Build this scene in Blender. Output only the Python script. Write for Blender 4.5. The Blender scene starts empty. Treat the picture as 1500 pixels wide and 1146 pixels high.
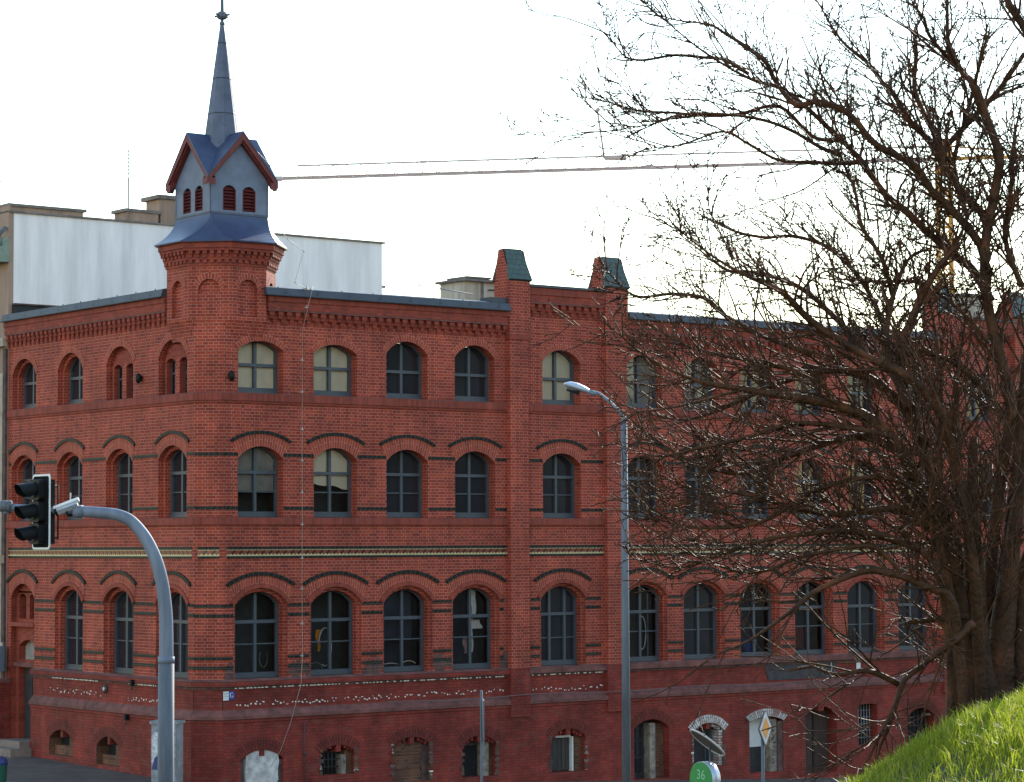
import bpy, math, random
from mathutils import Vector, Matrix, Euler

# ------------------------------------------------------------------ camera, sky, sun, exposure
SC = bpy.context.scene
COL = SC.collection
CZ = 5.0
F_PX, PIT, ROLL = 3708.9946, math.radians(3.46844), math.radians(-0.26198)
cam_d = bpy.data.cameras.new('camera'); cam = bpy.data.objects.new('camera', cam_d); COL.objects.link(cam)
cam_d.sensor_fit = 'HORIZONTAL'; cam_d.sensor_width = 36.0; cam_d.lens = F_PX * 36 / 1500
cam_d.clip_start = 0.1; cam_d.clip_end = 3000
cam.matrix_world = Matrix.Translation((0, 0, CZ)) @ Matrix.Rotation(math.radians(90) + PIT, 4, 'X') @ Matrix.Rotation(ROLL, 4, 'Z')
SC.camera = cam

SUN_EL, SUN_AZ = math.radians(25), math.radians(23)      # azimuth from +Y towards +X: behind the building, to the right
w = bpy.data.worlds.new("World"); SC.world = w; w.use_nodes = True
nt = w.node_tree; nt.nodes.clear()
sky = nt.nodes.new('ShaderNodeTexSky'); sky.sky_type = 'NISHITA'; sky.sun_disc = False
sky.sun_elevation = SUN_EL; sky.sun_rotation = SUN_AZ
sky.air_density = 1.45; sky.dust_density = 0.1; sky.ozone_density = 1.0
bg = nt.nodes.new('ShaderNodeBackground'); bg.inputs['Strength'].default_value = 0.15
wo = nt.nodes.new('ShaderNodeOutputWorld')
nt.links.new(sky.outputs[0], bg.inputs[0]); nt.links.new(bg.outputs[0], wo.inputs[0])
sl = bpy.data.lights.new('sun', 'SUN'); sl.energy = 3.0; sl.angle = math.radians(0.5); sl.color = (1.0, 0.93, 0.82)
so = bpy.data.objects.new('sun', sl); COL.objects.link(so)
sd = Vector((math.sin(SUN_AZ) * math.cos(SUN_EL), math.cos(SUN_AZ) * math.cos(SUN_EL), math.sin(SUN_EL)))
so.rotation_euler = sd.to_track_quat('Z', 'Y').to_euler(); so.location = (40, 60, 60)
vs = SC.view_settings; vs.view_transform = 'Standard'; vs.look = 'None'; vs.gamma = 1.0
try: vs.use_curve_mapping = False
except Exception: pass
vs.exposure = 1.32
SC.render.film_transparent = False
SC.cycles.max_bounces = 6; SC.cycles.transparent_max_bounces = 12; SC.cycles.caustics_reflective = False; SC.cycles.caustics_refractive = False

rnd = random.Random(7)

def at(u, v, D):
    """the point on the photograph's pixel (u, v) at D metres along +Y"""
    x = (u - 750) / F_PX; y = -(v - 573) / F_PX
    c, s = math.cos(ROLL), math.sin(ROLL); x, y = c * x - s * y, s * x + c * y
    d = Vector((x, math.cos(PIT) - y * math.sin(PIT), math.sin(PIT) + y * math.cos(PIT)))
    d *= D / d.y
    return d + Vector((0, 0, CZ))

K = Vector((-6.54496831, 53.95286547)); ANG = math.radians(37.82246)
RA = Vector((math.cos(ANG), math.sin(ANG))); LA = Vector((-math.sin(ANG), math.cos(ANG)))
def to_local(p): q = Vector((p[0], p[1])) - K; return q.dot(RA), q.dot(LA)
def to_world(x, y, z=0): q = K + RA * x + LA * y; return Vector((q.x, q.y, z))
def street_z(x, y):
    """height of the street at building coordinates"""
    return -0.20 + 0.0187 * max(min(y, 40), 0.0) - 0.050 * max(min(x, 60), 0.0)

# ------------------------------------------------------------------ materials
def nodes(name):
    m = bpy.data.materials.new(name); m.use_nodes = True
    n = m.node_tree.nodes; l = m.node_tree.links
    return m, n, l, n['Principled BSDF']
def plain(name, col, rough=0.6, metal=0.0, var=0.12, scale=6.0, bump=0.0, spec=0.5, streak=False):
    m, n, l, p = nodes(name)
    p.inputs['Roughness'].default_value = rough; p.inputs['Metallic'].default_value = metal
    p.inputs['Specular IOR Level'].default_value = spec
    tc = n.new('ShaderNodeTexCoord'); no = n.new('ShaderNodeTexNoise'); no.inputs['Scale'].default_value = scale
    no.inputs['Detail'].default_value = 6; no.inputs['Roughness'].default_value = 0.65
    src = tc.outputs['Object']
    if streak:
        mp = n.new('ShaderNodeMapping'); mp.inputs['Scale'].default_value = (1, 1, 0.12); l.new(src, mp.inputs[0]); src = mp.outputs[0]
    l.new(src, no.inputs['Vector'])
    r = n.new('ShaderNodeMapRange'); r.inputs['From Min'].default_value = 0.3; r.inputs['From Max'].default_value = 0.7
    r.inputs['To Min'].default_value = 1 - var * 1.6; r.inputs['To Max'].default_value = 1 + var
    l.new(no.outputs[0], r.inputs['Value'])
    mx = n.new('ShaderNodeMix'); mx.data_type = 'RGBA'; mx.blend_type = 'MULTIPLY'; mx.inputs[0].default_value = 1
    mx.inputs[6].default_value = (*col, 1); l.new(r.outputs[0], mx.inputs[7]); l.new(mx.outputs[2], p.inputs['Base Color'])
    if bump:
        b = n.new('ShaderNodeBump'); b.inputs['Strength'].default_value = bump; b.inputs['Distance'].default_value = 0.01
        l.new(no.outputs[0], b.inputs['Height']); l.new(b.outputs[0], p.inputs['Normal'])
    return m
def brick(name, c1, c2, mortar, bw=0.235, rh=0.0675, ms=0.0052, squash=True, rough=0.75, stain=0.25, worn=None, smooth=0.35, spec=0.3, bump=0.35):
    m, n, l, p = nodes(name)
    p.inputs['Roughness'].default_value = rough; p.inputs['Specular IOR Level'].default_value = spec
    uv = n.new('ShaderNodeUVMap'); b = n.new('ShaderNodeTexBrick'); tc = n.new('ShaderNodeTexCoord')
    l.new(uv.outputs[0], b.inputs['Vector'])
    b.inputs['Color1'].default_value = (*c1, 1); b.inputs['Color2'].default_value = (*c2, 1); b.inputs['Mortar'].default_value = (*mortar, 1)
    b.inputs['Scale'].default_value = 1; b.inputs['Brick Width'].default_value = bw; b.inputs['Row Height'].default_value = rh
    b.inputs['Mortar Size'].default_value = ms; b.inputs['Mortar Smooth'].default_value = smooth
    if squash: b.squash = 0.5; b.squash_frequency = 2
    no = n.new('ShaderNodeTexNoise'); no.inputs['Scale'].default_value = 0.9; no.inputs['Detail'].default_value = 8; no.inputs['Roughness'].default_value = 0.7
    l.new(tc.outputs['Object'], no.inputs['Vector'])
    r = n.new('ShaderNodeMapRange'); r.inputs['From Min'].default_value = 0.3; r.inputs['From Max'].default_value = 0.7
    r.inputs['To Min'].default_value = 1 - stain; r.inputs['To Max'].default_value = 1 + stain * 0.6; l.new(no.outputs[0], r.inputs['Value'])
    mx = n.new('ShaderNodeMix'); mx.data_type = 'RGBA'; mx.blend_type = 'MULTIPLY'; mx.inputs[0].default_value = 1
    l.new(b.outputs['Color'], mx.inputs[6]); l.new(r.outputs[0], mx.inputs[7]); out = mx.outputs[2]
    # soot and rain streaks
    n4 = n.new('ShaderNodeTexNoise'); n4.inputs['Scale'].default_value = 2.6; n4.inputs['Detail'].default_value = 7; n4.inputs['Roughness'].default_value = 0.7
    m4 = n.new('ShaderNodeMapping'); m4.inputs['Scale'].default_value = (1.6, 1.6, 0.16); m4.inputs['Location'].default_value = (7, 3, 1)
    l.new(tc.outputs['Object'], m4.inputs[0]); l.new(m4.outputs[0], n4.inputs['Vector'])
    r4 = n.new('ShaderNodeMapRange'); r4.inputs['From Min'].default_value = 0.35; r4.inputs['From Max'].default_value = 0.7; r4.inputs['To Min'].default_value = 1.08; r4.inputs['To Max'].default_value = 0.78
    l.new(n4.outputs[0], r4.inputs['Value'])
    x4 = n.new('ShaderNodeMix'); x4.data_type = 'RGBA'; x4.blend_type = 'MULTIPLY'; x4.inputs[0].default_value = 1; l.new(out, x4.inputs[6]); l.new(r4.outputs[0], x4.inputs[7]); out = x4.outputs[2]
    # patches of another firing colour
    n2 = n.new('ShaderNodeTexNoise'); n2.inputs['Scale'].default_value = 3.1; n2.inputs['Detail'].default_value = 5
    mp = n.new('ShaderNodeMapping'); mp.inputs['Scale'].default_value = (1, 1, 2.5); l.new(tc.outputs['Object'], mp.inputs[0]); l.new(mp.outputs[0], n2.inputs['Vector'])
    r2 = n.new('ShaderNodeMapRange'); r2.inputs['From Min'].default_value = 0.52; r2.inputs['From Max'].default_value = 0.75; r2.inputs['To Max'].default_value = 0.55 if worn is None else worn[1]
    l.new(n2.outputs[0], r2.inputs['Value'])
    m2 = n.new('ShaderNodeMix'); m2.data_type = 'RGBA'; m2.blend_type = 'MIX' ; l.new(r2.outputs[0], m2.inputs[0]); l.new(out, m2.inputs[6])
    if worn is None:
        m3 = n.new('ShaderNodeMix'); m3.data_type = 'RGBA'; m3.blend_type = 'MULTIPLY'; m3.inputs[0].default_value = 1
        l.new(out, m3.inputs[6]); m3.inputs[7].default_value = (0.72, 0.85, 0.9, 1); l.new(m3.outputs[2], m2.inputs[7])
    else: m2.inputs[7].default_value = (*worn[0], 1)
    l.new(m2.outputs[2], p.inputs['Base Color'])
    bp = n.new('ShaderNodeBump'); bp.invert = True; bp.inputs['Strength'].default_value = bump; bp.inputs['Distance'].default_value = 0.006
    l.new(b.outputs['Fac'], bp.inputs['Height']); l.new(bp.outputs[0], p.inputs['Normal'])
    return m
def glass(name, tint=0.9):
    m, n, l, p = nodes(name); n.remove(p); o = n['Material Output']
    fr = n.new('ShaderNodeFresnel'); fr.inputs['IOR'].default_value = 1.52
    tr = n.new('ShaderNodeBsdfTransparent'); tr.inputs[0].default_value = (tint, tint, tint, 1)
    gl = n.new('ShaderNodeBsdfGlossy'); gl.inputs['Roughness'].default_value = 0.02
    mx = n.new('ShaderNodeMixShader'); l.new(fr.outputs[0], mx.inputs[0]); l.new(tr.outputs[0], mx.inputs[1]); l.new(gl.outputs[0], mx.inputs[2])
    l.new(mx.outputs[0], o.inputs[0]); return m

M = {}
M['brick'] = brick('red_brick', (0.38, 0.054, 0.026), (0.22, 0.029, 0.018), (0.50, 0.20, 0.145), stain=0.36, ms=0.0058)
M['brick_arch'] = brick('arch_brick', (0.40, 0.064, 0.032), (0.25, 0.038, 0.021), (0.47, 0.21, 0.16), bw=0.27, rh=0.072, squash=False, ms=0.007)
M['brick_soldier'] = brick('soldier_brick', (0.32, 0.054, 0.032), (0.22, 0.036, 0.024), (0.22, 0.075, 0.055), bw=0.072, rh=0.27, squash=False, ms=0.010)
M['brick_plain'] = brick('smooth_red_brick', (0.34, 0.056, 0.031), (0.22, 0.034, 0.022), (0.22, 0.075, 0.055))
M['brick_paint'] = brick('painted_brick', (0.29, 0.038, 0.025), (0.21, 0.026, 0.018), (0.13, 0.026, 0.020), stain=0.55, ms=0.009, bump=0.5, worn=((0.17, 0.058, 0.046), 0.6))
M['brick_paint_arch'] = brick('painted_brick_arch', (0.205, 0.030, 0.020), (0.15, 0.020, 0.014), (0.075, 0.016, 0.013), bw=0.27, rh=0.072, squash=False, ms=0.012, stain=0.45, bump=0.6)
M['brick_old'] = brick('bare_old_brick', (0.20, 0.075, 0.04), (0.10, 0.04, 0.025), (0.16, 0.12, 0.09), stain=0.4)
M['brick_white'] = brick('whitewashed_brick', (0.62, 0.60, 0.58), (0.38, 0.33, 0.31), (0.22, 0.12, 0.10), bw=0.27, squash=False, ms=0.012, stain=0.5, worn=((0.2, 0.06, 0.05), 0.9))
M['black_tile'] = brick('black_glazed_brick', (0.010, 0.012, 0.011), (0.018, 0.022, 0.02), (0.13, 0.10, 0.07), bw=0.125, rh=0.077, squash=False, ms=0.0045, rough=0.5, spec=0.15, stain=0.2)
M['tile_cream'] = plain('cream_glazed_tile', (0.56, 0.46, 0.25), 0.35)
M['tile_red'] = plain('red_glazed_tile', (0.24, 0.04, 0.02), 0.3)
M['tile_brown'] = plain('brown_glazed_tile', (0.03, 0.014, 0.01), 0.3)
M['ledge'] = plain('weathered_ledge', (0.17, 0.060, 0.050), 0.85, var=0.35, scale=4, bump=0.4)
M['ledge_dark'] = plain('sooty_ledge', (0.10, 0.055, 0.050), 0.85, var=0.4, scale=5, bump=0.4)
M['green_tile'] = brick('green_roof_tile', (0.034, 0.066, 0.048), (0.050, 0.085, 0.060), (0.012, 0.02, 0.016), bw=0.16, rh=0.13, squash=False, ms=0.012, rough=0.3, stain=0.3, spec=0.5)
M['fascia'] = plain('slate_blue_sheet_metal', (0.050, 0.058, 0.074), 0.5, 0.15, var=0.15, scale=2)
M['fascia_dark'] = plain('dark_metal_seam', (0.02, 0.022, 0.028), 0.5, 0.3)
M['roof'] = plain('bitumen_roof', (0.05, 0.05, 0.055), 0.9)
M['spire'] = plain('spire_sheet_metal', (0.088, 0.102, 0.155), 0.55, 0.25, var=0.2, scale=3)
M['skirt'] = plain('blue_black_sheet_metal', (0.045, 0.062, 0.125), 0.42, 0.15, var=0.15, scale=3)
M['belfry'] = plain('grey_blue_boards', (0.145, 0.175, 0.25), 0.6, var=0.12, scale=5)
M['barge'] = plain('dark_red_timber', (0.14, 0.022, 0.018), 0.6, var=0.25, scale=8)
M['louvre'] = plain('louvre_timber', (0.10, 0.012, 0.012), 0.6, var=0.2)
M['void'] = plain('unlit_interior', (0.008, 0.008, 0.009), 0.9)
M['frame'] = plain('blue_grey_window_paint', (0.058, 0.068, 0.085), 0.45, var=0.1)
m_, n_, l_, p_ = nodes('dark_window_glass'); p_.inputs['Base Color'].default_value = (0.019, 0.020, 0.025, 1); p_.inputs['Roughness'].default_value = 0.03; p_.inputs['Specular IOR Level'].default_value = 0.5
M['glass_dark'] = m_
M['glass'] = glass('clear_window_glass', 0.93)
M['blind'] = plain('tan_roller_blind', (0.90, 0.75, 0.56), 0.9, var=0.1, scale=1.5)  # pale tan colour stands in for sunlit reflections in the panes
M['blind_grey'] = plain('grey_net_curtain', (0.30, 0.27, 0.24), 0.9, var=0.25, scale=2.5)  # grey reflected tone put into the colour, for chosen panes
M['curtain'] = plain('white_curtain', (0.75, 0.66, 0.62), 0.9, var=0.1)
M['pink'] = plain('pale_pink_fabric', (0.62, 0.38, 0.36), 0.9, var=0.1)
M['room'] = plain('dark_room', (0.06, 0.06, 0.065), 0.95)
M['room_blue'] = plain('dark_blue_room', (0.045, 0.048, 0.075), 0.95)
M['white_plaster'] = plain('crumbling_white_plaster', (0.56, 0.53, 0.52), 0.9, var=0.3, scale=5, bump=0.5)
M['white_wall'] = plain('white_render', (0.87, 0.82, 0.82), 0.9, var=0.13, scale=2.2, streak=True)
M['tan_wall'] = plain('tan_render', (0.33, 0.225, 0.17), 0.9, var=0.25, scale=3, streak=True)
M['tan_light'] = plain('pale_stucco', (0.42, 0.35, 0.28), 0.9, var=0.2, scale=3)
M['concrete'] = plain('chimney_concrete', (0.52, 0.45, 0.36), 0.9, var=0.25, scale=4, streak=True)
M['concrete_dark'] = plain('chimney_cap_concrete', (0.20, 0.17, 0.155), 0.9, var=0.3, scale=4)
M['green_paint'] = plain('pale_green_paint', (0.22, 0.27, 0.22), 0.7)
M['galv'] = plain('galvanised_steel', (0.17, 0.20, 0.26), 0.68, 0.15, var=0.28, scale=5, streak=True)
M['galv_dark'] = plain('weathered_galvanised_steel', (0.12, 0.135, 0.16), 0.72, 0.15, var=0.30, scale=5, streak=True)
M['black'] = plain('black_plastic', (0.007, 0.0075, 0.009), 0.55, spec=0.2)
M['black_matte'] = plain('matte_black_plate', (0.012, 0.012, 0.014), 0.9, spec=0.03)
M['white_paint'] = plain('white_paint', (0.72, 0.72, 0.72), 0.5, var=0.05)
M['lens'] = plain('unlit_signal_lens', (0.012, 0.008, 0.008), 0.35)
M['lamp_shell'] = plain('lamp_aluminium', (0.46, 0.50, 0.58), 0.35, 0.4, var=0.05)
M['yellow_sign'] = plain('orange_yellow_sign_paint', (0.66, 0.22, 0.008), 0.45, var=0.04)
M['blue_sign'] = plain('blue_sign_paint', (0.02, 0.05, 0.28), 0.4)
M['green_sign'] = plain('green_sign_paint', (0.015, 0.22, 0.05), 0.4, var=0.05)
M['rim_grey'] = plain('dull_white_rim', (0.42, 0.39, 0.38), 0.8)
M['white_dull'] = plain('dull_white_paint', (0.62, 0.62, 0.64), 0.6)
M['letter_green'] = plain('pale_green_lettering', (0.22, 0.50, 0.28), 0.5)
M['green_bin'] = plain('green_bin_plastic', (0.008, 0.08, 0.05), 0.5)
M['blue_bin'] = plain('blue_lid_plastic', (0.02, 0.03, 0.14), 0.5)
M['cabinet'] = plain('grey_cabinet', (0.24, 0.25, 0.27), 0.7, var=0.3, scale=5)
M['graffiti'] = plain('dark_graffiti_paint', (0.03, 0.03, 0.04), 0.7)
M['poster'] = plain('torn_poster', (0.55, 0.55, 0.58), 0.85, var=0.45, scale=9)
M['door_brown'] = plain('old_brown_door', (0.055, 0.030, 0.024), 0.75, var=0.25, scale=6, streak=True)
M['door_dark'] = plain('dark_grey_door', (0.028, 0.026, 0.028), 0.7, var=0.25)
M['wood_board'] = plain('weathered_boards', (0.055, 0.045, 0.042), 0.85, var=0.35, scale=8, streak=True)
M['stone_jamb'] = plain('dirty_stone_jamb', (0.27, 0.22, 0.18), 0.85, var=0.4, scale=7)
M['iron'] = plain('rusty_iron', (0.06, 0.05, 0.05), 0.7, 0.3)
M['iron_light'] = plain('grey_iron_bars', (0.28, 0.27, 0.27), 0.6, 0.2)
M['wire'] = plain('lightning_wire', (0.35, 0.27, 0.24), 0.4, 0.6)
M['wire_clip'] = plain('pale_wire_clip', (0.46, 0.38, 0.34), 0.5)
M['cable'] = plain('grey_cable', (0.16, 0.11, 0.11), 0.7)
M['fleck'] = plain('flaked_white_paint', (0.78, 0.74, 0.66), 0.8, var=0.15)
M['asphalt'] = plain('asphalt', (0.068, 0.060, 0.055), 0.9, var=0.2, scale=1.2, bump=0.2)
M['paving'] = brick('concrete_paving', (0.145, 0.115, 0.098), (0.12, 0.095, 0.082), (0.06, 0.05, 0.043), bw=0.5, rh=0.5, squash=False, ms=0.012, stain=0.3)
M['kerb'] = plain('kerb_stone', (0.19, 0.18, 0.17), 0.85, var=0.2)
M['step'] = plain('worn_stone_step', (0.21, 0.16, 0.14), 0.85, var=0.2)
M['soil'] = plain('mossy_turf', (0.028, 0.036, 0.014), 0.95, var=0.5, scale=5, bump=0.6)
M['hill'] = plain('wooded_hill', (0.045, 0.045, 0.035), 0.95, var=0.5, scale=0.4)  # cover of the added unseen rise
M['crane_yellow'] = plain('crane_yellow_paint', (0.55, 0.28, 0.05), 0.5, var=0.1)
M['crane_pale'] = plain('pale_crane_steel', (0.48, 0.37, 0.35), 0.5, var=0.1)
M['sign_grey'] = plain('faded_dark_board', (0.055, 0.045, 0.048), 0.8, var=0.3)
def bark():
    m, n, l, p = nodes('bark'); p.inputs['Roughness'].default_value = 0.62; p.inputs["Specular IOR Level"].default_value = 0.17
    tc = n.new('ShaderNodeTexCoord'); no = n.new('ShaderNodeTexNoise'); no.inputs['Scale'].default_value = 7; no.inputs['Detail'].default_value = 8
    l.new(tc.outputs['Object'], no.inputs['Vector'])
    cr = n.new('ShaderNodeValToRGB'); l.new(no.outputs[0], cr.inputs[0])
    e = cr.color_ramp.elements; e[0].position = 0.3; e[0].color = (0.034, 0.016, 0.008, 1); e[1].position = 0.72; e[1].color = (0.155, 0.055, 0.026, 1)
    k = e.new(0.55); k.color = (0.078, 0.035, 0.017, 1)
    l.new(cr.outputs[0], p.inputs['Base Color'])
    n3 = n.new('ShaderNodeTexNoise'); n3.inputs['Scale'].default_value = 34; n3.inputs['Detail'].default_value = 6; l.new(tc.outputs['Object'], n3.inputs['Vector'])
    b = n.new('ShaderNodeBump'); b.inputs['Strength'].default_value = 0.9; b.inputs['Distance'].default_value = 0.02; l.new(n3.outputs[0], b.inputs['Height']); l.new(b.outputs[0], p.inputs['Normal'])
    return m
M['bark'] = bark()
def blade_mat():
    m, n, l, p = nodes('grass_blade'); o = n['Material Output']
    oi = n.new('ShaderNodeUVMap'); sx = n.new('ShaderNodeSeparateXYZ'); l.new(oi.outputs[0], sx.inputs[0])
    cr = n.new('ShaderNodeValToRGB'); l.new(sx.outputs[0], cr.inputs[0]); e = cr.color_ramp.elements
    e[0].color = (0.15, 0.215, 0.014, 1); e[1].color = (0.40, 0.33, 0.10, 1); k = e.new(0.84); k.color = (0.34, 0.40, 0.028, 1)
    tr = n.new('ShaderNodeBsdfTranslucent'); l.new(cr.outputs[0], tr.inputs[0]); l.new(cr.outputs[0], p.inputs['Base Color']); p.inputs['Roughness'].default_value = 0.5
    mx = n.new('ShaderNodeMixShader'); mx.inputs[0].default_value = 0.62; l.new(p.outputs[0], mx.inputs[1]); l.new(tr.outputs[0], mx.inputs[2]); l.new(mx.outputs[0], o.inputs[0])
    return m
M['blade'] = blade_mat()

# ------------------------------------------------------------------ mesh helpers
class MB:
    def __init__(self): self.v = []; self.f = []; self.uv = []; self.mi = []; self.mats = []; self.sm = []
    def m(self, key):
        if key not in self.mats: self.mats.append(key)
        return self.mats.index(key)
    def poly(self, pts, mat, uvs=None, flip=False):
        i = len(self.v); n = len(pts); self.v += [tuple(p) for p in pts]
        idx = list(range(i, i + n)); uvs = uvs or [(p[0], p[2]) for p in pts]
        if flip: idx.reverse(); uvs = list(reversed(uvs))
        self.f.append(idx); self.uv += list(uvs); self.mi.append(self.m(mat)); self.sm.append(False)
    def mesh(self, name):
        me = bpy.data.meshes.new(name); me.from_pydata(self.v, [], self.f)
        for k in self.mats: me.materials.append(M[k])
        me.polygons.foreach_set('material_index', self.mi); me.polygons.foreach_set('use_smooth', self.sm)
        u = me.uv_layers.new(name='UVMap'); u.data.foreach_set('uv', [c for q in self.uv for c in q])
        me.update(); return me
    def build(self, name, parent=None, loc=None):
        o = bpy.data.objects.new(name, self.mesh(name)); COL.objects.link(o)
        if parent: o.parent = parent
        if loc is not None: o.location = loc
        return o
    # box in a facade's own coordinates: s along, o outwards, z up
    def box(self, F, s0, s1, o0, o1, z0, z1, mat, top=None, swap=False):
        top = top or mat; fl = F.flip
        u = (lambda a, b: (b, a)) if swap else (lambda a, b: (a, b))
        self.poly([F(s0, o1, z0), F(s1, o1, z0), F(s1, o1, z1), F(s0, o1, z1)], mat, [u(s0, z0), u(s1, z0), u(s1, z1), u(s0, z1)], fl)
        self.poly([F(s1, o0, z0), F(s0, o0, z0), F(s0, o0, z1), F(s1, o0, z1)], mat, [u(s1, z0), u(s0, z0), u(s0, z1), u(s1, z1)], fl)
        self.poly([F(s0, o0, z0), F(s0, o1, z0), F(s0, o1, z1), F(s0, o0, z1)], mat, [u(o0, z0), u(o1, z0), u(o1, z1), u(o0, z1)], fl)
        self.poly([F(s1, o1, z0), F(s1, o0, z0), F(s1, o0, z1), F(s1, o1, z1)], mat, [u(o1, z0), u(o0, z0), u(o0, z1), u(o1, z1)], fl)
        self.poly([F(s0, o1, z1), F(s1, o1, z1), F(s1, o0, z1), F(s0, o0, z1)], top, [(s0, o1), (s1, o1), (s1, o0), (s0, o0)], fl)
        self.poly([F(s0, o0, z0), F(s1, o0, z0), F(s1, o1, z0), F(s0, o1, z0)], mat, [(s0, o0), (s1, o0), (s1, o1), (s0, o1)], fl)
    def tube(self, pts, rad, mat, sides=8, cap=True, smooth=True):
        pts = [Vector(p) for p in pts]; n = len(pts)
        if not hasattr(rad, '__len__'): rad = [rad] * n
        i0 = len(self.v); mi = self.m(mat); ref = None
        for i, p in enumerate(pts):
            t = (pts[min(i + 1, n - 1)] - pts[max(i - 1, 0)]).normalized()
            if ref is None:
                ref = Vector((0, 0, 1)) if abs(t.z) < 0.9 else Vector((1, 0, 0))
                a = t.cross(ref).normalized()
            else:
                a = (a - t * a.dot(t)).normalized()
            b = t.cross(a)
            for k in range(sides):
                th = 2 * math.pi * k / sides; q = p + (a * math.cos(th) + b * math.sin(th)) * rad[i]
                self.v.append((q.x, q.y, q.z))
        for i in range(n - 1):
            for k in range(sides):
                k2 = (k + 1) % sides
                self.f.append([i0 + i * sides + k, i0 + i * sides + k2, i0 + (i + 1) * sides + k2, i0 + (i + 1) * sides + k])
                self.uv += [(k / sides, i), ((k + 1) / sides, i), ((k + 1) / sides, i + 1), (k / sides, i + 1)]
                self.mi.append(mi); self.sm.append(smooth)
        if cap:
            for base, rev in ((i0, True), (i0 + (n - 1) * sides, False)):
                ix = list(range(base, base + sides))
                if rev: ix.reverse()
                self.f.append(ix); self.uv += [(0, 0)] * sides; self.mi.append(mi); self.sm.append(False)
    def lathe(self, prof, mat, centre=(0, 0), sides=8, phase=0.0, smooth=False, uvs=1.0):
        """prof: [(radius, z)...] round a vertical axis"""
        mi = self.m(mat); cx, cy = centre
        for (r0, z0), (r1, z1) in zip(prof, prof[1:]):
            for k in range(sides):
                t0 = phase + 2 * math.pi * k / sides; t1 = phase + 2 * math.pi * (k + 1) / sides
                P = lambda r, t, z: (cx + r * math.cos(t), cy + r * math.sin(t), z)
                a = [P(r0, t0, z0), P(r0, t1, z0), P(r1, t1, z1), P(r1, t0, z1)]
                L = 2 * max(r0, r1) * math.sin(math.pi / sides)
                self.poly(a, mat, [(k * L, z0), (k * L + L, z0), (k * L + L, z1), (k * L, z1)]); self.sm[-1] = smooth
class Facade:
    def __init__(self, org, sd, od, flip): self.o = Vector(org); self.s = Vector(sd); self.d = Vector(od); self.flip = flip
    def __call__(self, s, o, z): q = self.o + self.s * s + self.d * o; return (q.x, q.y, z)
CH = 0.445
FR = Facade((0, 0), (1, 0), (0, -1), False)
FL = Facade((0, 0), (0, 1), (-1, 0), True)
r2 = math.sqrt(0.5)
FC = Facade((0, CH), (r2, -r2), (-r2, -r2), False)
CHL = CH / r2

def arch_pts(l, r, spring, rise, n=14):
    if rise < 1e-4: return [(r, spring), (l, spring)]
    hw = (r - l) / 2; R = (hw * hw + rise * rise) / (2 * rise); cz = spring + rise - R; c = (l + r) / 2
    a0 = math.asin(min(1, hw / R))
    if rise > hw: a0 = math.pi - a0
    return [(c + R * math.sin(a0 - 2 * a0 * i / n), cz + R * math.cos(a0 - 2 * a0 * i / n)) for i in range(n + 1)]   # right to left
class Op:
    def __init__(self, c, hw, sill, spring, rise, stages=((0.07, 0.0), (0.0, 0.12), (0.07, 0.26)), **k):
        self.c = c; self.hw = hw; self.sill = sill; self.spring = spring; self.rise = rise; self.st = stages; self.__dict__.update(k)
    l = property(lambda s: s.c - s.hw); r = property(lambda s: s.c + s.hw); top = property(lambda s: s.spring + s.rise)
    def loop(self, inset=0.0):
        l, r = self.l + inset, self.r - inset
        return [(l, self.sill), (r, self.sill)] + arch_pts(l, r, self.spring, max(self.rise - inset * 0.9, 0.0))
def wall(mb, F, s0, s1, z0, z1, ops, mat, o=0.0):
    def rect(a, b, c, d):
        if b - a > 1e-5 and d - c > 1e-5:
            mb.poly([F(a, o, c), F(b, o, c), F(b, o, d), F(a, o, d)], mat, [(a, c), (b, c), (b, d), (a, d)], F.flip)
    cols = []
    for op in sorted(ops, key=lambda q: q.l):
        if cols and op.l < cols[-1][1] - 1e-6: cols[-1][1] = max(cols[-1][1], op.r); cols[-1][2].append(op)
        else: cols.append([op.l, op.r, [op]])
    for c in cols: c[0] = min(q.l for q in c[2])
    x = s0
    for a, b, os_ in cols:
        rect(x, a, z0, z1); z = z0
        for op in sorted(os_, key=lambda q: q.sill):
            rect(a, b, z, op.sill); rect(a, op.l, op.sill, op.top); rect(op.r, b, op.sill, op.top)
            ap = arch_pts(op.l, op.r, op.spring, op.rise)
            if op.rise > 1e-4:
                for (xa, za), (xb, zb) in zip(ap, ap[1:]):
                    q = [(xb, zb), (xa, za), (xa, op.top), (xb, op.top)]
                    mb.poly([F(s, o, z_) for s, z_ in q], mat, q, F.flip)
            z = op.top
        rect(a, b, z, z1); x = b
    rect(x, s1, z0, z1)
def reveal(mb, F, op, mat, o=0.0, stages=None, sillmat=None):
    """steps back from the front plane: (inset, depth) pairs joined in turn"""
    st = stages or [(0.0, 0.0), (0.0, op.d1), (op.inset, op.d1), (op.inset, op.d2)]
    for (i0, d0), (i1, d1) in zip(st, st[1:]):
        A, B = op.loop(i0), op.loop(i1); n = len(A); acc = 0
        for k in range(n):
            k2 = (k + 1) % n
            (sa, za), (sb, zb) = A[k], A[k2]; (sc, zc), (sd_, zd) = B[k2], B[k]
            if i0 == i1:
                if k == 1 or k == n - 1: uv = [(d0, za), (d0, zb), (d1, zb), (d1, za)]
                else:
                    L = math.hypot(sb - sa, zb - za); uv = [(d0, acc), (d0, acc + L), (d1, acc + L), (d1, acc)]; acc += L
            else: uv = [(sa, za), (sb, zb), (sc, zc), (sd_, zd)]
            mm = sillmat if (k == 0 and sillmat) else mat
            mb.poly([F(sa, o - d0, za), F(sb, o - d0, zb), F(sc, o - d1, zc), F(sd_, o - d1, zd)], mm, uv, not F.flip)
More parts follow.
